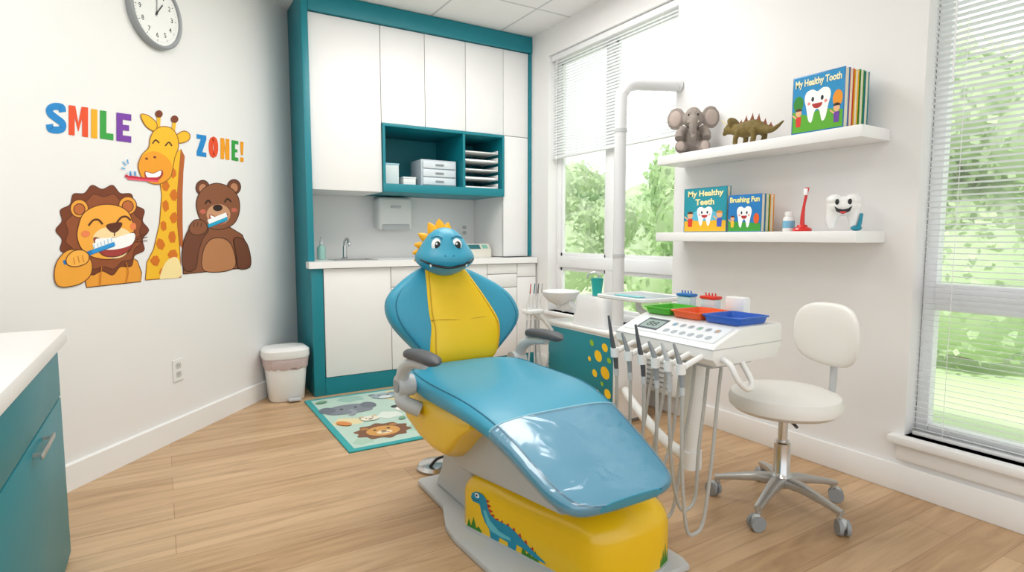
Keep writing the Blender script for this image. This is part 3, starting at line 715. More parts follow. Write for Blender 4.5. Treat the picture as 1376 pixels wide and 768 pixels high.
for z, ins in [(.027, 0), (.165, 0), (.187, .006), (.206, .018), (.222, .038), (.234, .066), (.242, .105), (.246, .16)]:
    ring = []
    for p in plan:
        q = p-cen; l = q.length; q = cen+q*(1-ins/l)
        ring.append(V((q.x, q.y, z)))
    R.append(ring)
b.loft(R, bc_m); cover = b.build('base_cover', e, sharp=50)
b = B(); b.loft([[cen+(p-cen)*1.02+V((0, 0, z)) for p in plan] for z in (.0265, .036)], GPL); b.build('base_gasket', e)
DT = '#1A90B2'
def pm(p, q, k): return PA+PD*(p*1.12)+PN*(.0006+k*.00015)+V((0, 0, .036+q*.80))
a = Art(pm)
for x0, n in ((.0, 3), (.245, 3)):
    pts = [(x0, 0)]
    for i in range(n): pts += [(x0+.008+i*.024, .04+.02*sin(i*2.1+x0*9)), (x0+.02+i*.024, .010)]
    pts += [(x0+n*.024, 0)]; a.poly(pts, '#3A8222')
SP = [(.094, .160), (.103, .142), (.110, .122), (.120, .104), (.138, .094), (.162, .093), (.188, .093), (.213, .086), (.238, .073), (.262, .056), (.288, .040)]
for i, (x, y) in enumerate(SP):
    n_ = V((1, .35)) if i < 3 else V((.25, 1)) if i > 4 else V((.7, .7)); n_ = n_.normalized(); t_ = V((n_.y, -n_.x))
    c0 = V((x, y)); a.poly([tuple(c0-t_*.010-n_*.006), tuple(c0+n_*.015), tuple(c0+t_*.010-n_*.006)], '#C0302A', up=i == 0)
body = [(.020, .146), (.026, .168), (.050, .184), (.076, .183), (.092, .168), (.096, .150), (.101, .128), (.112, .106), (.135, .095), (.165, .096), (.195, .094), (.225, .080), (.26, .057), (.30, .034), (.335, .018), (.345, .008), (.30, .012), (.255, .026), (.226, .030), (.222, .0), (.190, .0), (.188, .020), (.152, .022), (.148, .0), (.112, .0), (.106, .036), (.084, .062), (.070, .095), (.064, .122), (.058, .132), (.030, .130)]
a.poly(body, DT, False)
a.poly([(.096, .055), (.116, .032), (.16, .028), (.20, .032), (.20, .044), (.15, .050), (.110, .078), (.090, .115), (.078, .11)], '#66C4D2', False)
a.E(.050, .166, .0105, .0105, '#FFFFFF'); a.E(.048, .166, .005, .0055, '#111111'); a.S([(.026, .145), (.042, .140), (.060, .146)], .003, '#083E4C')
a.build('dinosaur_print', cover, 'printed blue dinosaur with red spikes and green grass')
# green grass print near the outer front corner: lies on the (1.33,1.27)-(1.385,1.29) facet
GA, GB = V((1.33, 1.27, 0)), V((1.385, 1.29, 0)); GD = (GB-GA).normalized(); GN = V((GD.y, -GD.x, 0))
a2 = Art(lambda p, q, k: GA+GD*p+GN*(.0006+k*.00015)+V((0, 0, .037+q)))
a2.poly([(0, 0), (.006, .035), (.014, .01), (.022, .055), (.030, .012), (.038, .07), (.046, .012), (.054, .04), (.058, 0)], '#3A8222')
a2.build('grass_print', cover, 'printed green grass')
b = B(); b.prism([(1.27, .315), (1.45, .40), (1.75, .43), (2.25, .44), (2.28, .36), (2.1, .27), (1.9, .225), (1.6, .27)], lambda y, z: V((.93, y, z)), lambda y, z: V((1.28, y, z)), GPL, .012); b.build('lift_arm', e)
b = B(); b.prism([(1.91, .028), (2.26, .028), (2.2, .12), (2.12, .33), (1.95, .33), (1.91, .2)], lambda y, z: V((.98, y, z)), lambda y, z: V((1.26, y, z)), GPL, .015); b.build('column', e)
# yellow shell under the rear of the seat (cross-sections swept along the chair)
b = B(); R = []
for y, zb, zt in [(2.315, .42, .49), (2.30, .37, .50), (2.24, .32, .502), (2.12, .285, .503), (1.98, .272, .503), (1.88, .285, .503), (1.82, .33, .503), (1.76, .385, .503), (1.70, .43, .502), (1.66, .46, .50)]:
    R.append(sring((1.112, y, (zb+zt)/2), (1, 0, 0), (0, 0, 1), .268-.03*(y > 2.3), (zt-zb)/2, 40, 6))
b.loft(R, bc_m); b.build('seat_shell', e, sharp=50)
st = [(2.29, .20, .545, .025), (2.27, .26, .556, .042), (2.18, .285, .564, .052), (2.05, .292, .564, .053), (1.9, .29, .567, .053), (1.75, .283, .570, .052), (1.62, .27, .561, .050), (1.5, .252, .536, .046), (1.4, .238, .505, .043), (1.3, .226, .468, .041), (1.22, .213, .437, .039), (1.165, .193, .418, .035), (1.135, .160, .407, .029), (1.12, .11, .400, .018)]
def seat_rings(grow=0., y0=9, y1=-9):
    R = []
    for i, (y, hw, zt, hh) in enumerate(st):
        if not (y1 <= y <= y0): continue
        a_ = st[max(0, i-1)]; c_ = st[min(len(st)-1, i+1)]
        t = V((0, c_[0]-a_[0], c_[2]-a_[2])).normalized(); n = V((0, -t.z, t.y)); n = n if n.z > 0 else -n
        R.append(sring(V((cxy(y), y, zt))-n*hh, (1, 0, 0), n, hw+grow, hh+grow, 48, 3.0))
    return R
def smooth_rings(R, sub=3):
    out = []
    N = len(R)
    for i in range(N-1):
        for t in range(sub):
            t /= sub
            r = []
            for k in range(len(R[0])):
                p0, p1, p2, p3 = R[max(0, i-1)][k], R[i][k], R[i+1][k], R[min(N-1, i+2)][k]
                r.append(.5*((2*p1)+(p2-p0)*t+(2*p0-5*p1+4*p2-p3)*t*t+(3*p1-p0-3*p2+p3)*t**3))
            out.append(r)
    out.append(R[-1]); return out
b = B(); b.loft(smooth_rings(seat_rings()), BLUE); seat = b.build('seat', e, sharp=60)
for k in (4, 20):
    b = B(); b.tube([r[k] for r in seat_rings(.0006)], .0026, BLUED, n=6, sub=3); b.build('piping', seat)
CLEAR = glass_mat('clear_vinyl', (.90, .96, 1, 1), .13, .06, .15)
b = B(); R = smooth_rings(seat_rings(.004, 1.51, 1.12), 3)
n = len(R[0]); b.loft(R, CLEAR, cap=False); lc = b.build('leg_rest_cover', e, 'clear plastic protective sleeve over the leg rest')
b = B(); b.tube(R[0][1:24], .0024, mat('cover_hem', '#9CD0E0', .3), n=6, sub=1); b.build('hem', lc)
# backrest
bs = [(.525, .10, .02), (.54, .145, .036), (.575, .192, .048), (.62, .240, .055), (.67, .290, .060), (.72, .320, .062), (.77, .325, .061), (.82, .308, .058), (.862, .268, .055), (.90, .212, .050), (.935, .150, .043), (.965, .085, .025)]
def by(z): return 2.30+(z-.55)*.25
def bxc(z): return 1.168-.05*max(0, .66-z)/.12*.4 - max(0, z-.70)*.27
NB = V((0, -.97, .243))
b = B(); R = []
for z, hw, hh in bs: R.append(sring((bxc(z), by(z)+.05, z), (1, 0, 0), NB, hw, hh, 48, 3.6))
b.loft(smooth_rings(R), BLUE); back = b.build('backrest', e, sharp=60)
for sx in (-1, 1):
    b = B(); b.tube([(bxc(z)+sx*(hw*.90), by(z)+.05-hh*.76, z) for z, hw, hh in bs[2:-1]], .003, BLUED, n=6, sub=3); b.build('piping', back)
ys = [(.525, .10, .02), (.54, .150, .036), (.58, .170, .052), (.64, .178, .058), (.70, .176, .060), (.76, .165, .059), (.82, .146, .056), (.88, .124, .052), (.93, .105, .046), (.955, .090, .04), (.972, .06, .02)]
b = B(); R = []
for z, hw, hh in ys: R.append(sring((bxc(z)+.004, by(z)+.030, z), (1, 0, 0), NB, hw, hh, 48, 5.))
b.loft(smooth_rings(R), YEL); yp = b.build('backrest_panel', e, 'yellow vinyl centre panel', sharp=60)
for sx in (-1, 1):
    b = B(); b.tube([(bxc(z)+.004+sx*hw*.90, by(z)+.030-hh*.93, z) for z, hw, hh in ys[2:-1]], .0022, YELD, n=6, sub=3); b.build('stitching', yp)
z = .735; yo = .030-.0605
b = B(); b.tube([(bxc(z)-.158, by(z)+yo+.012, z), (bxc(z)-.1, by(z)+yo+.001, z), (bxc(z), by(z)+yo, z-.006), (bxc(z)+.1, by(z)+yo+.001, z), (bxc(z)+.166, by(z)+yo+.012, z)], .0026, YELD, n=6)
b.build('seam', yp)
b = B(); b.box((1.05, 2.35, .44), (1.24, 2.42, .60), GPL, .02); b.build('backrest_bracket', e)
# headrest: dinosaur head
HC = V((1.088, 2.372, 1.034)); HRD = (.104, .088, .108)
RH = Matrix.Rotation(radians(-14), 3, 'Z')
def headfn(d, p):
    m = max(0, -d.y)
    low = math.exp(-((d.z+.45)/.42)**2)*m
    p = p+V((0, -.045*low, 0)); p.x *= 1+.36*math.exp(-((d.z+.40)/.5)**2)
    p.x *= 1-.06*max(0, d.z)
    return p
e2 = B(); e2.ell(HC, HRD, BLUE, n=40, R=RH, fn=headfn); head = e2.build('headrest', e, 'blue dinosaur head with smiling face', sharp=80)
def hp(x, y, z): return HC+RH @ V((x, y, z))
HG = []
for i in range(60):
    th = math.pi*i/59
    for j in range(90):
        ph = math.pi+math.pi*j/89
        d = V((sin(th)*cos(ph), sin(th)*sin(ph), cos(th)))
        HG.append(headfn(d, V((d.x*HRD[0], d.y*HRD[1], d.z*HRD[2]))))
def hsurf(x, z, off=0.):
    best = min(HG, key=lambda p: (p.x-x)**2+(p.z-z)**2)
    return HC+RH @ (V((x, best.y-off, z)))
for sx in (-1, 1):
    c = hsurf(sx*.044-.004, .030, -.006)
    b = B(); b.ell(c, (.023, .011, .029), WHITE, R=RH); b.build('eye', head)
    b = B(); b.ell(c+RH @ V((.003, -.0085, -.002)), (.0135, .005, .019), BLK, R=RH); b.ell(c+RH @ V((-.002, -.0128, .006)), (.004, .002, .005), WHITE, n=10, R=RH); b.build('pupil', head)
    b = B(); b.tube([c+RH @ V((-.024, -.002, .030)), c+RH @ V((0, -.008, .038)), c+RH @ V((.024, -.002, .030))], .0035, BLUED, n=8); b.build('eyebrow', head)
    b = B(); b.ell(hsurf(sx*.018, -.016, .0), (.005, .003, .0035), BLUED, n=10, R=RH); b.build('nostril', head)
b = B(); pts = [hsurf(x, -.032-.034*(1-(x/.118)**2), .002) for x in [-.118, -.094, -.066, -.035, -.012, .012, .035, .066, .094, .118]]
b.tube(pts, [.003, .0045, .006, .0065, .0065, .0065, .0065, .006, .0045, .003], BLK, n=8, sub=3); b.build('smile', head)
for x in (-.078, .078):
    p = hsurf(x, -.032-.034*(1-(x/.118)**2)-.002, .003); b = B(); b.tube([p, p+V((0, -.001, -.012))], [.007, .001], WHITE, n=8, sub=1); b.build('tooth', head)
for dx, dz, ang, s_ in [(-.138, .034, 80, .30), (-.148, -.004, 92, .30), (-.144, -.040, 105, .25), (-.112, .078, 58, .38), (-.062, .112, 28, .58), (-.020, .124, 8, .62), (.020, .120, -8, .40)]:
    d = V((-sin(radians(ang)), 0, cos(radians(ang)))); c = hp(dx*.76, .015, dz*.80)
    side = V((d.z, 0, -d.x))
    L = .056*s_+.014; w = .034*s_+.007
    b = B(); b.loft([sring(c+RH @ (d*L*t), RH @ side, V((0, 1, 0)), w*(1-t)**.7+.001, .016*(1-t)+.001, 12, 2) for t in (0, .25, .5, .75, 1)], CREST); b.build('crest_spike', head, 'orange-yellow soft spike')
b = B(); b.tube([(1.11, 2.43, .90), (1.095, 2.43, .98)], .04, BLUE, n=16, sub=1); b.build('neck', e)
def arm(x, y0, y1, z, sx):
    pa = B(); R = []
    N = 9
    for i in range(N):
        t = i/(N-1); y = y0+(y1-y0)*t; w = .031*(1-abs(2*t-1)**4)**.5+.004
        R.append(sring((x, y, z+.008*sin(t*pi)+.012*(1-t)), (1, 0, 0), (0, 0, 1), w, .017*(1-abs(2*t-1)**6)**.5+.003, 20, 2.4))
    pa.loft(R, DGR)
    ar = thing('armrest', (x, y1, z-.02), '', ''); del ar['label']; del ar['category']
    ar.parent = e; ar.location = V((x, y1, z-.02))-e.location
    pa.build('arm_pad', ar, 'dark grey rubber pad')
    bb = B()
    bb.tube([(x, y0+.12, z-.015), (x, y1-.05, z-.03), (x, y1+.03, z-.07), (x, y1+.06, z-.13)], [.016, .022, .026, .026], GPL, n=12)
    bb.cyl((x+sx*.02, y1+.06, z-.14), (x-sx*.045, y1+.06, z-.14), .042, GPL, n=24); bb.cyl((x+sx*.026, y1+.06, z-.14), (x+sx*.02, y1+.06, z-.14), .026, MGR, n=24)
    bb.tube([(x-sx*.005, y1+.06, z-.15), (x, y1+.05, z-.2), (x-sx*.06, y1+.02, z-.235)], [.026, .03, .03], GPL, n=12)
    bb.build('arm_bracket', ar)
arm(.78, 1.76, 2.05, .662, -1)
arm(1.445, 1.96, 2.25, .655, 1)

e = thing('foot_control', (1.09, 2.50, 0), 'round silver foot control disc on the floor', 'foot control')
b = B(); b.lathe([(.085, .001), (.09, .012), (.08, .026), (.045, .034), (.0, .036)], (1.075, 2.47, 0), CHR, 32); b.build('disc', e)
b = B(); b.tube([(1.03, 2.43, .03), (1.06, 2.42, .065), (1.11, 2.44, .06), (1.12, 2.47, .03)], .007, BLK); b.build('guard_loop', e)

# ------------------------------------------------------------------ cuspidor cart
kx0, kx1, ky0, ky1, kz = 2.215, 2.47, 2.50, 3.17, .545
e = thing('dental_cart', (2.32, 2.8, 0), 'white and teal dental cart with yellow spots standing by the window', 'dental cart')
b = B(); b.box((kx0, ky0, .02), (kx1, ky1, kz-.02), WPL, .004); b.box((kx0+.02, ky0+.02, .001), (kx1-.02, ky1-.02, .021), MGR); b.build('body', e)
b = B(); b.box((kx0-.012, ky0-.012, kz-.02), (kx1+.012, ky1+.012, kz), WPL, .004); b.build('top', e)
b = B(); b.box((kx0-.006, ky0+.012, .05), (kx0-.0005, ky1-.01, kz-.035), TEAL, .002); pan = b.build('side_panel', e)
a = Art(lambda p, q, k: V((kx0-.0065-k*.00012, ky1-.02-p, .05+q)))
for x, y, r, c in [(.51, .34, .036, '#F6C90E'), (.57, .40, .027, '#F6C90E'), (.575, .25, .040, '#F0BE0C'), (.48, .23, .024, '#F6C90E'), (.60, .13, .030, '#F6C90E'), (.51, .11, .026, '#F6C90E'), (.04, .12, .035, '#8CBB30'), (.05, .05, .03, '#F6C90E'), (.54, .02, .034, '#6FAE2E'), (.45, .41, .020, '#8CBB30'), (.61, .33, .018, '#8CBB30'), (.43, .31, .015, '#F6C90E'), (.55, .18, .014, '#8CBB30')]:
    a.E(x, max(r+.003, y), r*.85, r*1.05, c, rot=x*90, n=20)
a.build('spot_print', pan)
b = B(); b.box((kx0+.015, ky0-.006, .05), (kx1-.015, ky0-.0003, .50), CAB, .002); b.build('door', e)
e = thing('cuspidor', (2.32, 2.9, kz), 'white rinse cuspidor with round spittoon bowl on the cart', 'cuspidor')
CUS = mat('cuspidor_porcelain', '#E4E5E5', .2, var=.01, coat=.3)
b = B(); R = []
for z, w, d in [(.001, .10, .17), (.02, .10, .168), (.10, .088, .15), (.17, .085, .145), (.19, .075, .13)]: R.append(sring((2.33, 2.80, kz+z), (1, 0, 0), (0, 1, 0), w, d, 32, 4))
b.loft(R, CUS); b.build('body', e)
b = B(); b.lathe([(.03, -.09), (.035, -.06), (.085, -.035), (.118, .0), (.127, .03), (.122, .034), (.108, .01), (.07, -.018), (.0, -.028)], (2.26, 3.09, kz+.165), CUS, 40); b.build('bowl', e)
b = B(); b.tube([(2.28, 2.99, kz+.12), (2.27, 3.03, kz+.1), (2.26, 3.07, kz+.09)], .03, CUS, n=14); b.build('bowl_arm', e)
b = B(); b.tube([(2.38, 2.84, kz+.18), (2.38, 2.84, kz+.30), (2.36, 2.86, kz+.33), (2.33, 2.89, kz+.315), (2.325, 2.895, kz+.29)], .006, CHR); b.build('water_spout', e)
e = thing('rinse_cup', (2.31, 2.78, kz+.192), 'teal rinse cup standing on the cuspidor', 'cup')
b = B(); b.lathe([(.028, 0), (.039, .105), (.041, .107), (.037, .105), (.026, .005), (0, .005)], (2.31, 2.78, kz+.192), mat('teal_cup', '#1FA7A2', .4), 28); b.build('cup', e)
PX = 2.30
e = thing('lamp_pole', (PX, 2.575, kz), 'thick white curved equipment pole rising from the cart to the wall', 'pole')
b = B(); b.tube([(PX, 2.575, kz+.001), (PX, 2.575, 1.2), (PX, 2.575, 1.84), (PX+.015, 2.572, 1.93), (PX+.07, 2.565, 1.975), (2.5, 2.55, 1.99), (RX-.02, 2.51, 2.0)], .034, POLE, n=20); b.build('pole', e)
b = B(); b.cyl((RX-.02, 2.51, 2.0), (RX-.001, 2.505, 2.0), .036, POLE, n=28); b.build('wall_flange', e)
b = B(); b.cyl((PX, 2.575, kz+.001), (PX, 2.575, kz+.03), .045, POLE, n=28); b.build('foot_flange', e)
for z in (.98, 1.70):
    b = B(); b.cyl((PX, 2.575, z), (PX, 2.575, z+.02), .0365, GPL, n=24); b.build('collar', e)
e = thing('suction_holder', (2.06, 3.12, .6), 'bracket holding suction handpieces with pale hoses', 'suction holder')
b = B(); b.tube([(2.199, 3.10, .48), (2.13, 3.11, .56), (2.06, 3.12, .60)], .012, WPL); b.box((2.0, 3.08, .60), (2.12, 3.17, .63), WPL, .008); b.build('bracket', e)
for i, (dx, c) in enumerate([(-.045, '#D0573A'), (-.015, '#1E8494'), (.015, '#555555'), (.045, '#B9BBBB')]):
    x = 2.06+dx; m = flat(c)
    b = B(); b.tube([(x, 3.125, .56), (x, 3.12, .66), (x+.006, 3.10, .735)], [.008, .01, .005], WPL, n=10); b.tube([(x+.006, 3.10, .735), (x-.004, 3.075, .80)], [.004, .003], m, n=8, sub=1); h = b.build('handpiece', e)
    b = B(); b.tube([(x, 3.125, .57), (x-.01+dx*.3, 3.12, .36), (x-.02+dx, 3.10, .16), (x+.04, 3.11, .1), (x+.06, 3.12, .18), (2.19, 3.13, .24+.03*i)], .006, GPL, n=8); b.build('hose', e)
e = thing('baseboard_heater', (RX-.05, 3.0, .13), 'low white radiator fixed under the window', 'radiator')
b = B(); b.box((RX-.085, 2.40, .13), (RX-.018, 3.6, .36), WPL, .008); b.build('casing', e)
b = B()
for z in (.17, .2, .23, .26, .29, .32): b.box((RX-.089, 2.43, z), (RX-.084, 3.57, z+.008), MGR)
b.build('grille', e)

# ------------------------------------------------------------------ delivery unit
e = thing('dental_delivery_unit', (1.74, 1.50, .6), 'white dental delivery unit with control panel, handpieces and hoses', 'delivery unit')
dy0, dy1 = 1.265, 1.745
b = B(); b.prism([(1.575, .665), (1.55, .69), (1.55, .727), (1.565, .737), (1.69, .785), (1.71, .79), (1.91, .79), (1.92, .782), (1.92, .71), (1.89, .665)], lambda x, z: V((x, dy0, z)), lambda x, z: V((x, dy1, z)), WPL, .006, 2); b.build('body', e)
b = B(); b.box((1.549, dy0-.001, .722), (1.921, dy1+.001, .726), GPL, .001); b.build('joint_line', e)
b = B(); b.box((1.62, dy0+.06, .64), (1.84, dy1-.06, .667), GPL, .008); b.build('underside_cover', e)
def cp(p, q, k):
    t = q; return V((1.565+.125*t, dy1-.02-p, .737+.048*t))+V((-.357, 0, .934))*(.0008+k*.00012)
a = Art(cp)
a.poly([(.0, .06), (.44, .06), (.44, .95), (0, .95)], '#CDD4D9')
a.poly([(.008, .10), (.432, .10), (.432, .91), (.008, .91)], '#DDE2E6')
a.poly([(.05, .2), (.16, .2), (.16, .84), (.05, .84)], '#414A52'); a.poly([(.058, .3), (.152, .3), (.152, .74), (.058, .74)], '#8FA3A0')
a.text('88', .078, .40, .13, .66, '#2B3A38', .01)
for i in range(6):
    for j in range(2):
        a.E(.20+i*.039, .30+j*.38, .013, .105, '#A4AEB5', n=14, up=(i+j == 0))
a.k += 1
for i in range(6): a.E(.20+i*.039, .68, .006, .05, ['#3E8FC0', '#8A9298', '#8A9298', '#4CAF6A', '#8A9298', '#D08A3A'][i], n=10, up=False)
a.build('control_panel', e, 'grey membrane panel with display and round buttons')
b = B(); b.tube([(1.60, dy0+.02, .695), (1.585, dy0-.04, .68), (1.60, dy0-.062, .63), (1.65, dy0-.062, .595), (1.70, dy0-.04, .61), (1.71, dy0+.02, .68)], .010, WPL, n=12); b.build('handle', e)
b = B(); b.tube([(1.76, 1.52, .645), (1.76, 1.52, .50), (1.76, 1.53, .24)], [.042, .036, .034], WPL, n=24); b.cyl((1.76, 1.53, .19), (1.76, 1.53, .26), .042, WPL, n=28); b.build('column', e)
b = B(); b.tube([(1.76, 1.53, .22), (1.86, 1.77, .21), (2.1, 2.2, .21), (2.27, 2.465, .21)], .024, WPL, n=18); b.build('swing_arm', e)
hy = [1.64, 1.565, 1.495, 1.43, 1.37, 1.315]
HOSE = mat('pale_hose', '#B4B3AE', .45)
for i, y in enumerate(hy):
    b = B(); b.tube([(1.57, y, .70), (1.50, y, .68), (1.468, y, .668)], .010, WPL, n=10); b.cyl((1.455, y, .648), (1.452, y, .682), .016, WPL, n=16); b.build('holder', e)
    m = DGR if i in (0, 2) else MGR if i % 2 else GPL
    L = [.105, .05, .09, .04, .045, .05][i]
    b = B(); b.tube([(1.462, y, .60), (1.455, y, .66), (1.445, y+.004, .70), (1.43, y+.012, .70+L)], [.008, .0095, .0085, .004], m, n=12)
    b.tube([(1.464, y, .575), (1.462, y, .602)], .009, GPL, n=12, sub=1); b.build('handpiece', e)
    d = [.02, .03, .01, .02, .0, -.01][i]; zb = [.22, .11, .17, .07, .13, .08][i]; xo = [.0, .02, -.01, .01, .03, .0][i]
    b = B(); b.tube([(1.464, y, .58), (1.466, y, .45), (1.470+xo*.5, y+d*.4, .28), (1.49+xo, y+d, zb+.03), (1.53+xo, y+d, zb), (1.575+xo, y+d, zb+.04), (1.615, y+d*.5, .33), (1.638, y, .5), (1.655, min(y, 1.62), .645)], .0062, HOSE, n=8); b.build('hose', e)
e = thing('bracket_tray', (1.90, 1.93, .8), 'grey metal bracket tray on a slim arm', 'tray')
b = B(); b.loft([rrect(1.895, 1.96, z, .145-g, .16-g, .025) for z, g in ((.815, .004), (.819, 0), (.830, 0), (.832, .003), (.832, .010), (.825, .013))], WPL); b.build('rim', e)
b = B(); b.box((1.775, 1.825, .8255), (2.015, 2.095, .829), mat('grey_mat', '#A3AEB4', .35), .001); b.build('liner', e)
b = B(); b.box((1.80, 1.88, .8295), (1.84, 2.04, .833), mat('aqua_bib', '#7CC6C8', .6)); b.build('napkin', e)
b = B(); b.tube([(1.88, 1.96, .814), (1.88, 1.96, .77), (1.87, 1.88, .745), (1.85, 1.77, .745), (1.85, 1.748, .745)], .014, WPL, n=12); b.build('arm', e)
def ctray(y, x, w, d, c, nm):
    m = mat('tray_'+nm, c, .35, coat=.2)
    b = B(); b.loft([rrect(x, y, .7915+z, w/2+g, d/2+g, .014) for z, g in ((.0, -.008), (.002, -.006), (.022, -.001), (.022, .004), (.027, .004), (.027, -.004), (.006, -.010), (.005, -.012))], m)
    tag(b.build('instrument_tray'), '%s plastic instrument tray on the delivery unit' % nm, 'tray', 'coloured instrument trays')
ctray(1.665, 1.775, .17, .130, '#46B018', 'green'); ctray(1.516, 1.775, .17, .140, '#E85A14', 'orange'); ctray(1.355, 1.775, .17, .155, '#0C5ABF', 'blue')
for y, c, nm in [(1.69, '#1F70BC', 'blue'), (1.565, '#D8321F', 'red')]:
    e = thing('sundries_cup', (1.893, y, .792), 'clear plastic container with %s lid behind the trays' % nm, 'container', 'containers on the delivery unit')
    m = mat('cup_'+nm, c, .4)
    b = B(); b.box((1.873, y-.036, .7915), (1.913, y+.036, .850), mat('clear_box', '#CFDCE4', .15, var=.02), .005); b.build('cup', e)
    b = B(); b.box((1.87, y-.038, .850), (1.916, y+.038, .862), m, .003)
    for k in range(4): b.cyl((1.893, y-.025+k*.016, .86), (1.893, y-.022+k*.016, .874), .003, m, n=6)
    b.build('lid', e)
e = thing('sundries_cup', (1.893, 1.44, .792), 'white plastic container behind the blue tray', 'container', 'containers on the delivery unit')
b = B(); b.box((1.872, 1.395, .7915), (1.915, 1.48, .870), WPL, .006); b.build('cup', e)

# ------------------------------------------------------------------ stool
SCN = V((2.12, 1.375, 0))
e = thing('dental_stool', tuple(SCN), 'white vinyl operator stool with backrest and chrome star base', 'stool')
angs = [math.atan2(1.582-1.37, 1.996-2.137)+2*pi*k/5 for k in range(5)]
for k, an in enumerate(angs):
    d = V((cos(an), sin(an), 0)); p = V((-sin(an), cos(an), 0))
    R = []
    for t, w, h, z in [(0.02, .03, .022, .115), (.09, .024, .018, .115), (.18, .018, .013, .098), (.255, .015, .010, .082)]:
        R.append(sring(SCN+d*t+V((0, 0, z)), p, V((0, 0, 1)), w, h, 12, 3))
    b = B(); b.loft(R, ALU); b.cyl(SCN+d*.245+V((0, 0, .062)), SCN+d*.245+V((0, 0, .088)), .011, ALU, n=12); lg = b.build('leg', e)
    c = SCN+d*.26+V((0, 0, .03)); ax = (p*.8+d*.6).normalized()
    b = B()
    for s_ in (-1, 1): b.cyl(c+ax*(.006*s_), c+ax*(.02*s_), .029, MGR, n=20)
    b.ell(c+V((0, 0, .012)), (.02, .02, .022), GPL, n=12); b.build('caster', e)
b = B(); b.lathe([(.035, .09), (.042, .1), (.042, .135), (.034, .145), (.031, .15), (.031, .27), (.026, .275), (.026, .28)], SCN, CHR, 24); b.lathe([(.018, .28), (.018, .40)], SCN, CHR, 20); b.build('gas_column', e)
b = B(); b.cyl(SCN+V((0, 0, .395)), SCN+V((0, 0, .405)), .11, DGR, n=28); b.tube([SCN+V((0, 0, .39)), SCN+V((-.1, -.12, .385))], .006, DGR, n=8, sub=1); b.build('seat_plate', e)
b = B(); b.lathe([(.10, .404), (.188, .408), (.208, .425), (.212, .45), (.202, .475), (.17, .488), (.10, .494), (0, .496)], SCN, VINW, 48); b.build('seat', e)
bd = V((.93, -.22, 0)).normalized(); bp = V((-bd.y, bd.x, 0))
b = B(); b.tube([SCN+bd*.06+V((0, 0, .395)), SCN+bd*.17+V((0, 0, .39)), SCN+bd*.235+V((0, 0, .43)), SCN+bd*.25+V((0, 0, .55)), SCN+bd*.238+V((0, 0, .66))], [.014]*5, GPL, n=10)
b.build('backrest_stem', e)
b = B(); c = SCN+bd*.22+V((0, 0, .702)); R = []
for t, s_ in [(-1, .55), (-.75, .86), (-.3, 1), (.3, 1), (.75, .86), (1, .55)]:
    ring = []
    for q in sring((0, 0, 0), (1, 0, 0), (0, 1, 0), .158*s_, .128*s_, 40, 2.8):
        bend = .03*(q.x/.165)**2
        ring.append(c+bp*q.x+V((0, 0, q.y))+bd*(t*.024-bend))
    R.append(ring)
b.loft(smooth_rings(R, 3), VINW); b.build('backrest', e, sharp=60)

# ------------------------------------------------------------------ wall shelves and items
SX0 = 2.47; SY0, SY1 = 1.31, 2.45
for z, lab in ((1.56, 'upper white floating wall shelf holding toys and books'), (1.125, 'lower white floating wall shelf holding books and tooth figure')):
    b = B(); b.box((SX0, SY0, z-.05), (RX-.001, SY1, z), TRIM, .003); tag(b.build('wall_shelf'), lab, 'shelf', 'white floating shelves')
ZU, ZL = 1.5605, 1.1255
GRE = mat('grey_plush', '#A2978F', .95, var=.25, scale=110, bump=1., bscale=380); PNK = mat('plush_inner_ear', '#BBABA3', .95, var=.08, scale=60)
EP = (2.585, 2.295, ZU)
T = Matrix.Translation(EP) @ Matrix.Rotation(radians(-48), 4, 'Z')
e = thing('plush_elephant', EP, 'grey plush elephant sitting on the upper shelf', 'stuffed toy')
b = B(T)
b.ell((0, .01, .085), (.062, .055, .083), GRE); b.ell((0, -.02, .195), (.055, .05, .055), GRE); b.ell((0, -.01, .225), (.04, .04, .035), GRE)
b.tube([(0, -.055, .19), (0, -.085, .165), (0, -.095, .13), (.002, -.092, .095), (.006, -.105, .075)], [.03, .025, .019, .015, .012], GRE, n=14)
for s_ in (-1, 1):
    b.tube([(s_*.04, 0, .04), (s_*.055, -.05, .035), (s_*.062, -.085, .032)], [.035, .032, .03], GRE, n=14); b.ell((s_*.064, -.09, .034), (.03, .018, .032), GRE)
    b.tube([(s_*.045, -.02, .14), (s_*.07, -.045, .11), (s_*.072, -.07, .08)], [.026, .024, .024], GRE, n=12)
    b.ell((s_*.092, -.005, .202), (.052, .013, .062), GRE, R=Matrix.Rotation(s_*.35, 3, 'Z'))
body_o = b.build('body', e, remesh=.004, smooth_it=2)
tx = bpy.data.textures.new('plush_pile', 'CLOUDS'); tx.noise_scale = .006
dm = body_o.modifiers.new('Pile', 'DISPLACE'); dm.texture = tx; dm.strength = .006; dm.mid_level = .5; dm.texture_coords = 'LOCAL'
for s_ in (-1, 1):
    b = B(T); b.ell((s_*.096, -.013, .2), (.036, .009, .045), PNK, R=Matrix.Rotation(s_*.35, 3, 'Z')); b.build('inner_ear', e)
    b = B(T); b.ell((s_*.025, -.068, .21), (.005, .004, .006), BLK, n=12); b.build('eye', e)
    b = B(T); b.ell((s_*.064, -.108, .034), (.021, .004, .023), PNK, n=14); b.build('foot_sole', e)
    b = B(T); b.tube([(s_*.02, -.066, .178), (s_*.026, -.09, .165), (s_*.028, -.103, .168)], [.006, .005, .002], mat('felt_tusk', '#E6DFD0', .8), n=10); b.build('tusk', e)
DN = mat('dinosaur_olive_brown', '#75632F', .7, var=.4, scale=45, bump=.6, bscale=180); DN2 = mat('dinosaur_rust', '#7E4526', .7, var=.25, scale=60)
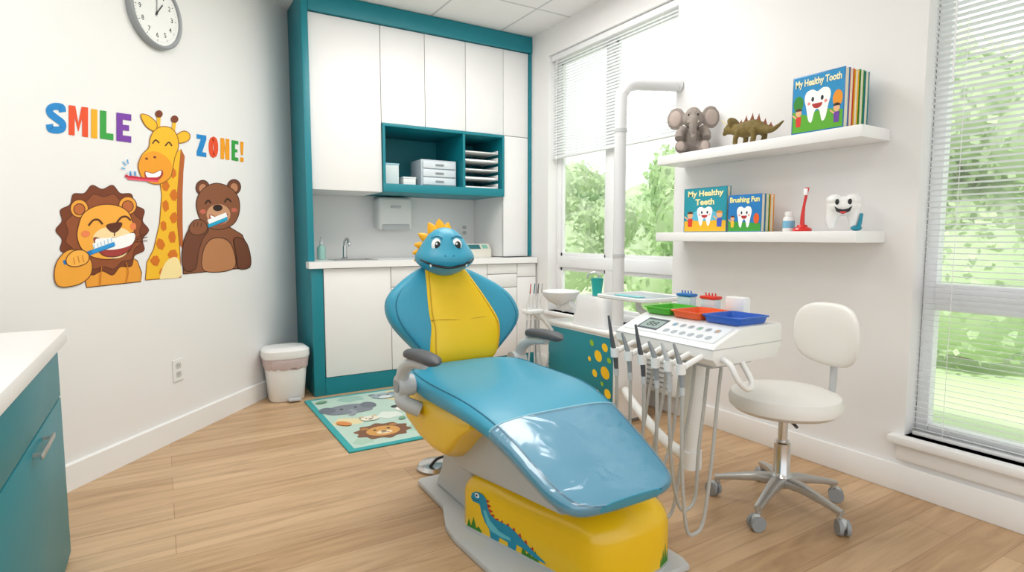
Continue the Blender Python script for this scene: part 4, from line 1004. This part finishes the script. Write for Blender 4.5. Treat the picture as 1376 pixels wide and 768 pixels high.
T = Matrix.Translation((2.57, 1.905, ZU)) @ Matrix.Rotation(radians(-8), 4, 'Z') @ Matrix.Scale(1.16, 4)
e = thing('toy_dinosaur', (2.57, 1.905, ZU), 'brown spiky toy dinosaur figurine on the upper shelf', 'toy')
b = B(T)
b.tube([(0, -.17, .075), (0, -.12, .05), (0, -.07, .058), (0, -.02, .072), (0, .04, .073), (0, .08, .078), (0, .11, .085)], [.003, .011, .022, .035, .035, .026, .022], DN, n=14)
b.ell((0, .125, .088), (.022, .035, .022), DN); b.tube([(0, .14, .085), (0, .165, .07)], [.016, .008], DN, n=10, sub=1)
b.ell((0, .105, .11), (.036, .01, .032), DN, R=Matrix.Rotation(-.4, 3, 'X'))
for s_ in (-1, 1):
    b.tube([(s_*.022, .055, .065), (s_*.03, .06, .035), (s_*.027, .065, .006)], [.016, .011, .01], DN, n=10); b.tube([(s_*.022, -.035, .06), (s_*.031, -.045, .035), (s_*.027, -.035, .006)], [.02, .012, .011], DN, n=10)
b.build('body', e, remesh=.003, smooth_it=2)
for i, (y, z, h) in enumerate([(-.13, .056, .014), (-.10, .065, .022), (-.07, .078, .03), (-.035, .098, .036), (.0, .105, .038), (.035, .104, .034), (.065, .1, .026)]):
    b = B(T)
    b.loft([sring((0, y-.006*t, z-.006+h*t), (0, 1, 0), (1, 0, 0), (.016 if t < .6 else .012)*(1-t)+.0006, .005*(1-t)+.0005, 8, 2) for t in (0, .4, .7, 1)], DN2)
    b.build('back_plate', e)
for s_ in (-1, 1):
    b = B(T); b.tube([(s_*.014, .13, .105), (s_*.018, .15, .125), (s_*.018, .168, .138)], [.005, .0035, .0008], mat('horn_bone', '#D8C9A0', .5), n=8); b.build('horn', e)
b = B(T); b.tube([(0, .158, .082), (0, .168, .1)], [.004, .0008], mat('horn_bone', '#D8C9A0', .5), n=8, sub=1); b.build('horn', e)

PAGE = mat('book_pages', '#EBE2C8', .8, var=.06, scale=80)
def book(x, t, y0, y1, z, h, cov, lab, group, art=None, name='picture_book'):
    e = thing(name, (x+t/2, (y0+y1)/2, z), lab, 'book', group)
    m = mat('cover_'+cov.lstrip('#').lower(), cov, .35, coat=.3)
    b = B(); b.box((x, y0, z), (x+.003, y1, z+h), m, .001); b.box((x+t-.003, y0, z), (x+t, y1, z+h), m, .001); b.box((x, y1-.003, z), (x+t, y1, z+h), m, .001); cv = b.build('cover', e)
    b = B(); b.box((x+.0032, y0+.004, z+.003), (x+t-.0032, y1-.0035, z+h-.003), PAGE); b.build('pages', e)
    if art:
        a = Art(lambda p, q, k: V((x-.0002-k*.0001, y1-p*(y1-y0), z+q*h))); art(a); a.build('cover_print', cv)
def toothface(a, cx, cy, w, h, asp):
    a.poly([(cx+w*x, cy+h*y) for x, y in [(-.5, .25), (-.42, .45), (-.2, .5), (0, .42), (.2, .5), (.42, .45), (.5, .25), (.42, -.05), (.33, -.42), (.2, -.5), (.1, -.2), (0, -.12), (-.1, -.2), (-.2, -.5), (-.33, -.42), (-.42, -.05)]], '#FFFFFF', True)
    for s_ in (-1, 1): a.E(cx+s_*w*.18, cy+h*.2, w*.055, h*.075, '#1D2430', n=14, up=s_ < 0)
    a.E(cx, cy+h*.06, w*.2, h*.16, '#B42E2E', a0=180, a1=360, n=16)
    for s_ in (-1, 1): a.E(cx+s_*w*.32, cy+h*.08, w*.06, h*.05, '#F79A90', n=12, up=s_ < 0)
def kid(a, x, y, s, shirt, hair):
    a.poly([(x-.04*s, y), (x+.04*s, y), (x+.05*s, y+.16*s), (x-.05*s, y+.16*s)], shirt); a.E(x, y+.22*s, .055*s, .06*s, '#EDB98A', n=16); a.E(x, y+.25*s, .06*s, .045*s, hair, a0=0, a1=180, n=12); a.S([(x-.04*s, y+.14*s), (x-.11*s, y+.2*s)], .025*s, '#EDB98A', False)
def art1(a):
    a.poly([(.02, .02), (.98, .02), (.98, .98), (.02, .98)], '#1C90C8'); a.poly([(.02, .02), (.98, .02), (.98, .30), (.6, .38), (.3, .30), (.02, .40)], '#5CAE2C'); a.E(.13, .52, .1, .14, '#328C2E'); a.E(.88, .5, .09, .14, '#EE961C')
    toothface(a, .5, .45, .50, .56, 1); kid(a, .14, .12, 1.1, '#DC3A2C', '#5A3018'); kid(a, .87, .10, 1.1, '#703FA4', '#2B1C14')
    a.text('My Healthy Tooth', .06, .77, .94, .93, '#FFF6C8', .035)
def art2(a):
    a.poly([(.02, .02), (.98, .02), (.98, .98), (.02, .98)], '#1E98AA'); a.poly([(.02, .02), (.98, .02), (.98, .25), (.5, .33), (.02, .25)], '#EEB626'); a.poly([(.10, .34), (.35, .5), (.62, .5), (.90, .34), (.7, .26), (.3, .26)], '#62BCD8', True)
    toothface(a, .5, .36, .36, .42, 1); kid(a, .16, .12, 1.2, '#DC3A2C', '#5A3018'); kid(a, .84, .12, 1.2, '#3C5EC4', '#D8942E')
    a.text('My Healthy', .10, .77, .92, .94, '#FFF3B4', .035); a.text('Teeth', .28, .61, .72, .75, '#FFF3B4', .035)
def art3(a):
    a.poly([(.02, .02), (.98, .02), (.98, .98), (.02, .98)], '#1C7EC4'); a.poly([(.02, .02), (.98, .02), (.98, .22), (.02, .3)], '#3E9E3A')
    toothface(a, .5, .40, .44, .56, 1); kid(a, .15, .12, 1.1, '#F3C23A', '#5A3018'); a.E(.86, .35, .08, .14, '#EC601C')
    a.text('Brushing Fun', .06, .75, .94, .94, '#FFF6A0', .035)
xb = 2.475; yb0, yb1 = 1.39, 1.625
gU = 'board books on the upper shelf'
book(xb, .035, yb0, yb1, ZU, .25, '#1A78B8', 'blue board book titled with a smiling tooth cover', gU, art1)
for i, (c, n_, t) in enumerate([('#CC2A22', 'red', .03), ('#EEB612', 'yellow', .028), ('#328C2E', 'green', .03), ('#10828F', 'teal', .03)]):
    book(xb+.037+i*.0325, t, yb0-.004*i, yb1, ZU, .25-.004*(i % 2), c, '%s covered board book standing behind the tooth book' % n_, gU)
gL = 'board books on the lower shelf'
book(2.53, .03, 2.005, 2.295, ZL, .24, '#127F92', 'teal picture book with smiling tooth on its cover', gL, art2)
book(2.50, .03, 1.78, 1.975, ZL, .185, '#1C70B4', 'blue board book with smiling tooth on its cover', gL, art3)
for i, (c, n_) in enumerate([('#328C2E', 'green'), ('#EC941C', 'orange')]):
    book(2.532+i*.032, .03, 1.78-.003*i, 1.975, ZL, .183, c, '%s board book standing behind the blue one' % n_, gL)
MP = (2.56, 1.675, ZL)
e = thing('mouthwash_bottle', MP, 'small white bottle with blue label on the lower shelf', 'bottle')
b = B(); b.lathe([(.024, 0), (.026, .004), (.026, .06), (.02, .07), (.014, .072)], MP, WPL, 24); b.build('bottle', e)
b = B(); b.lathe([(.0262, .016), (.0266, .018), (.0266, .048), (.0262, .05)], MP, flat('#7AB5D2'), 24); b.build('label', e)
b = B(); b.lathe([(.018, .072), (.018, .09), (.014, .093), (0, .093)], MP, WPL, 20); b.build('cap', e)
RED = mat('red_plastic', '#D8241F', .3, coat=.3)
TY = 1.60
e = thing('toothbrush_holder', (2.55, TY, ZL), 'red toothbrush standing upright in a red holder', 'toothbrush')
b = B(); b.lathe([(.04, .0), (.042, .006), (.036, .016), (.024, .02), (.02, .03), (.0, .03)], (2.55, TY, ZL), RED, 24); b.build('holder', e)
b = B(); b.tube([(2.55, TY, ZL+.02), (2.55, TY, ZL+.07), (2.55, TY-.005, ZL+.12), (2.55, TY-.013, ZL+.165), (2.55, TY-.017, ZL+.20)], [.011, .009, .006, .006, .010], RED, n=12); b.build('toothbrush_handle', e)
b = B(); b.box((2.532, TY-.025, ZL+.165), (2.543, TY-.010, ZL+.195), WHITE, .002); b.build('bristles', e)
TP = (2.57, 1.425, ZL)
T = Matrix.Translation(TP) @ Matrix.Rotation(radians(-62), 4, 'Z')
TW = mat('glossy_tooth_white', '#F0F0EE', .15, var=.005, coat=.5)
e = thing('tooth_figurine', TP, 'glossy white smiling tooth figurine with a teal toothbrush', 'figurine')
b = B(T)
b.ell((0, 0, .110), (.070, .048, .045), TW)
for s_ in (-1, 1): b.ell((s_*.034, 0, .134), (.036, .042, .030), TW); b.tube([(s_*.036, 0, .095), (s_*.043, 0, .05), (s_*.038, 0, .012)], [.032, .024, .013], TW, n=16)
b.build('tooth_body', e, remesh=.0035, smooth_it=5)
for s_ in (-1, 1):
    b = B(T); b.ell((s_*.024, -.044, .126), (.008, .004, .013), BLK, n=14); b.build('eye', e)
b = B(T); b.prism([(-.034, .108), (-.018, .096), (0, .092), (.018, .096), (.034, .108), (.026, .085), (.0, .072), (-.026, .085)], lambda x, z: V((x, -.0385, z)), lambda x, z: V((x, -.0485+abs(x)*.12, z)), BLK, 0); b.prism([(-.014, .084), (.014, .084), (.008, .076), (-.008, .076)], lambda x, z: V((x, -.048, z)), lambda x, z: V((x, -.0495, z)), RED, 0); b.build('smile', e)
b = B(T); b.tube([(.060, -.02, .008), (.066, -.022, .045), (.07, -.02, .075)], [.009, .008, .006], mat('teal_brush', '#1287A0', .35), n=10); b.ell((.052, -.02, .012), (.022, .014, .012), mat('teal_brush', '#1287A0', .35), n=14); b.build('toothbrush', e)

# ------------------------------------------------------------------ lights, world, camera
w = bpy.data.worlds.new('World'); SC.world = w; w.use_nodes = True
bg = w.node_tree.nodes['Background']; bg.inputs['Color'].default_value = (.95, .975, 1, 1); bg.inputs['Strength'].default_value = 1.42
def area(name, loc, rot, sx, sy, p, c=(1, 1, 1)):
    l = bpy.data.lights.new(name, 'AREA'); l.shape = 'RECTANGLE'; l.size = sx; l.size_y = sy; l.energy = p; l.color = c
    o = bpy.data.objects.new(name, l); o.location = loc; o.rotation_euler = rot; COL.objects.link(o); return o
area('ceiling_fill', (.6, .3, 2.70), (0, 0, 0), 1.2, .6, 9, (1, .985, .96))  # added fill lights below the ceiling
area('ceiling_fill', (.1, 2.0, 2.70), (0, 0, 0), 1.2, .6, 15, (1, .985, .96))  # added fill over the left side of the room
area('ceiling_fill', (1.6, 2.8, 2.70), (0, 0, 0), 1.2, 1.2, 34, (1, .985, .96))  # larger added fill toward the cabinets, brightens the backsplash
s = bpy.data.lights.new('sun', 'SUN'); s.energy = 3.4; s.angle = radians(4); s.color = (1, .98, .94)
o = bpy.data.objects.new('sun', s); o.rotation_euler = (radians(8), radians(-38), 0); COL.objects.link(o)
SC.view_settings.view_transform = 'Standard'
cam = bpy.data.cameras.new('camera'); co = bpy.data.objects.new('camera', cam); COL.objects.link(co)
cam.sensor_width = 36; cam.lens = 775/1376*36; cam.clip_start = .02
co.location = (0, 0, 1.1); co.rotation_euler = (radians(90-4.868), 0, radians(-31.3))
SC.camera = co
print('DONE')
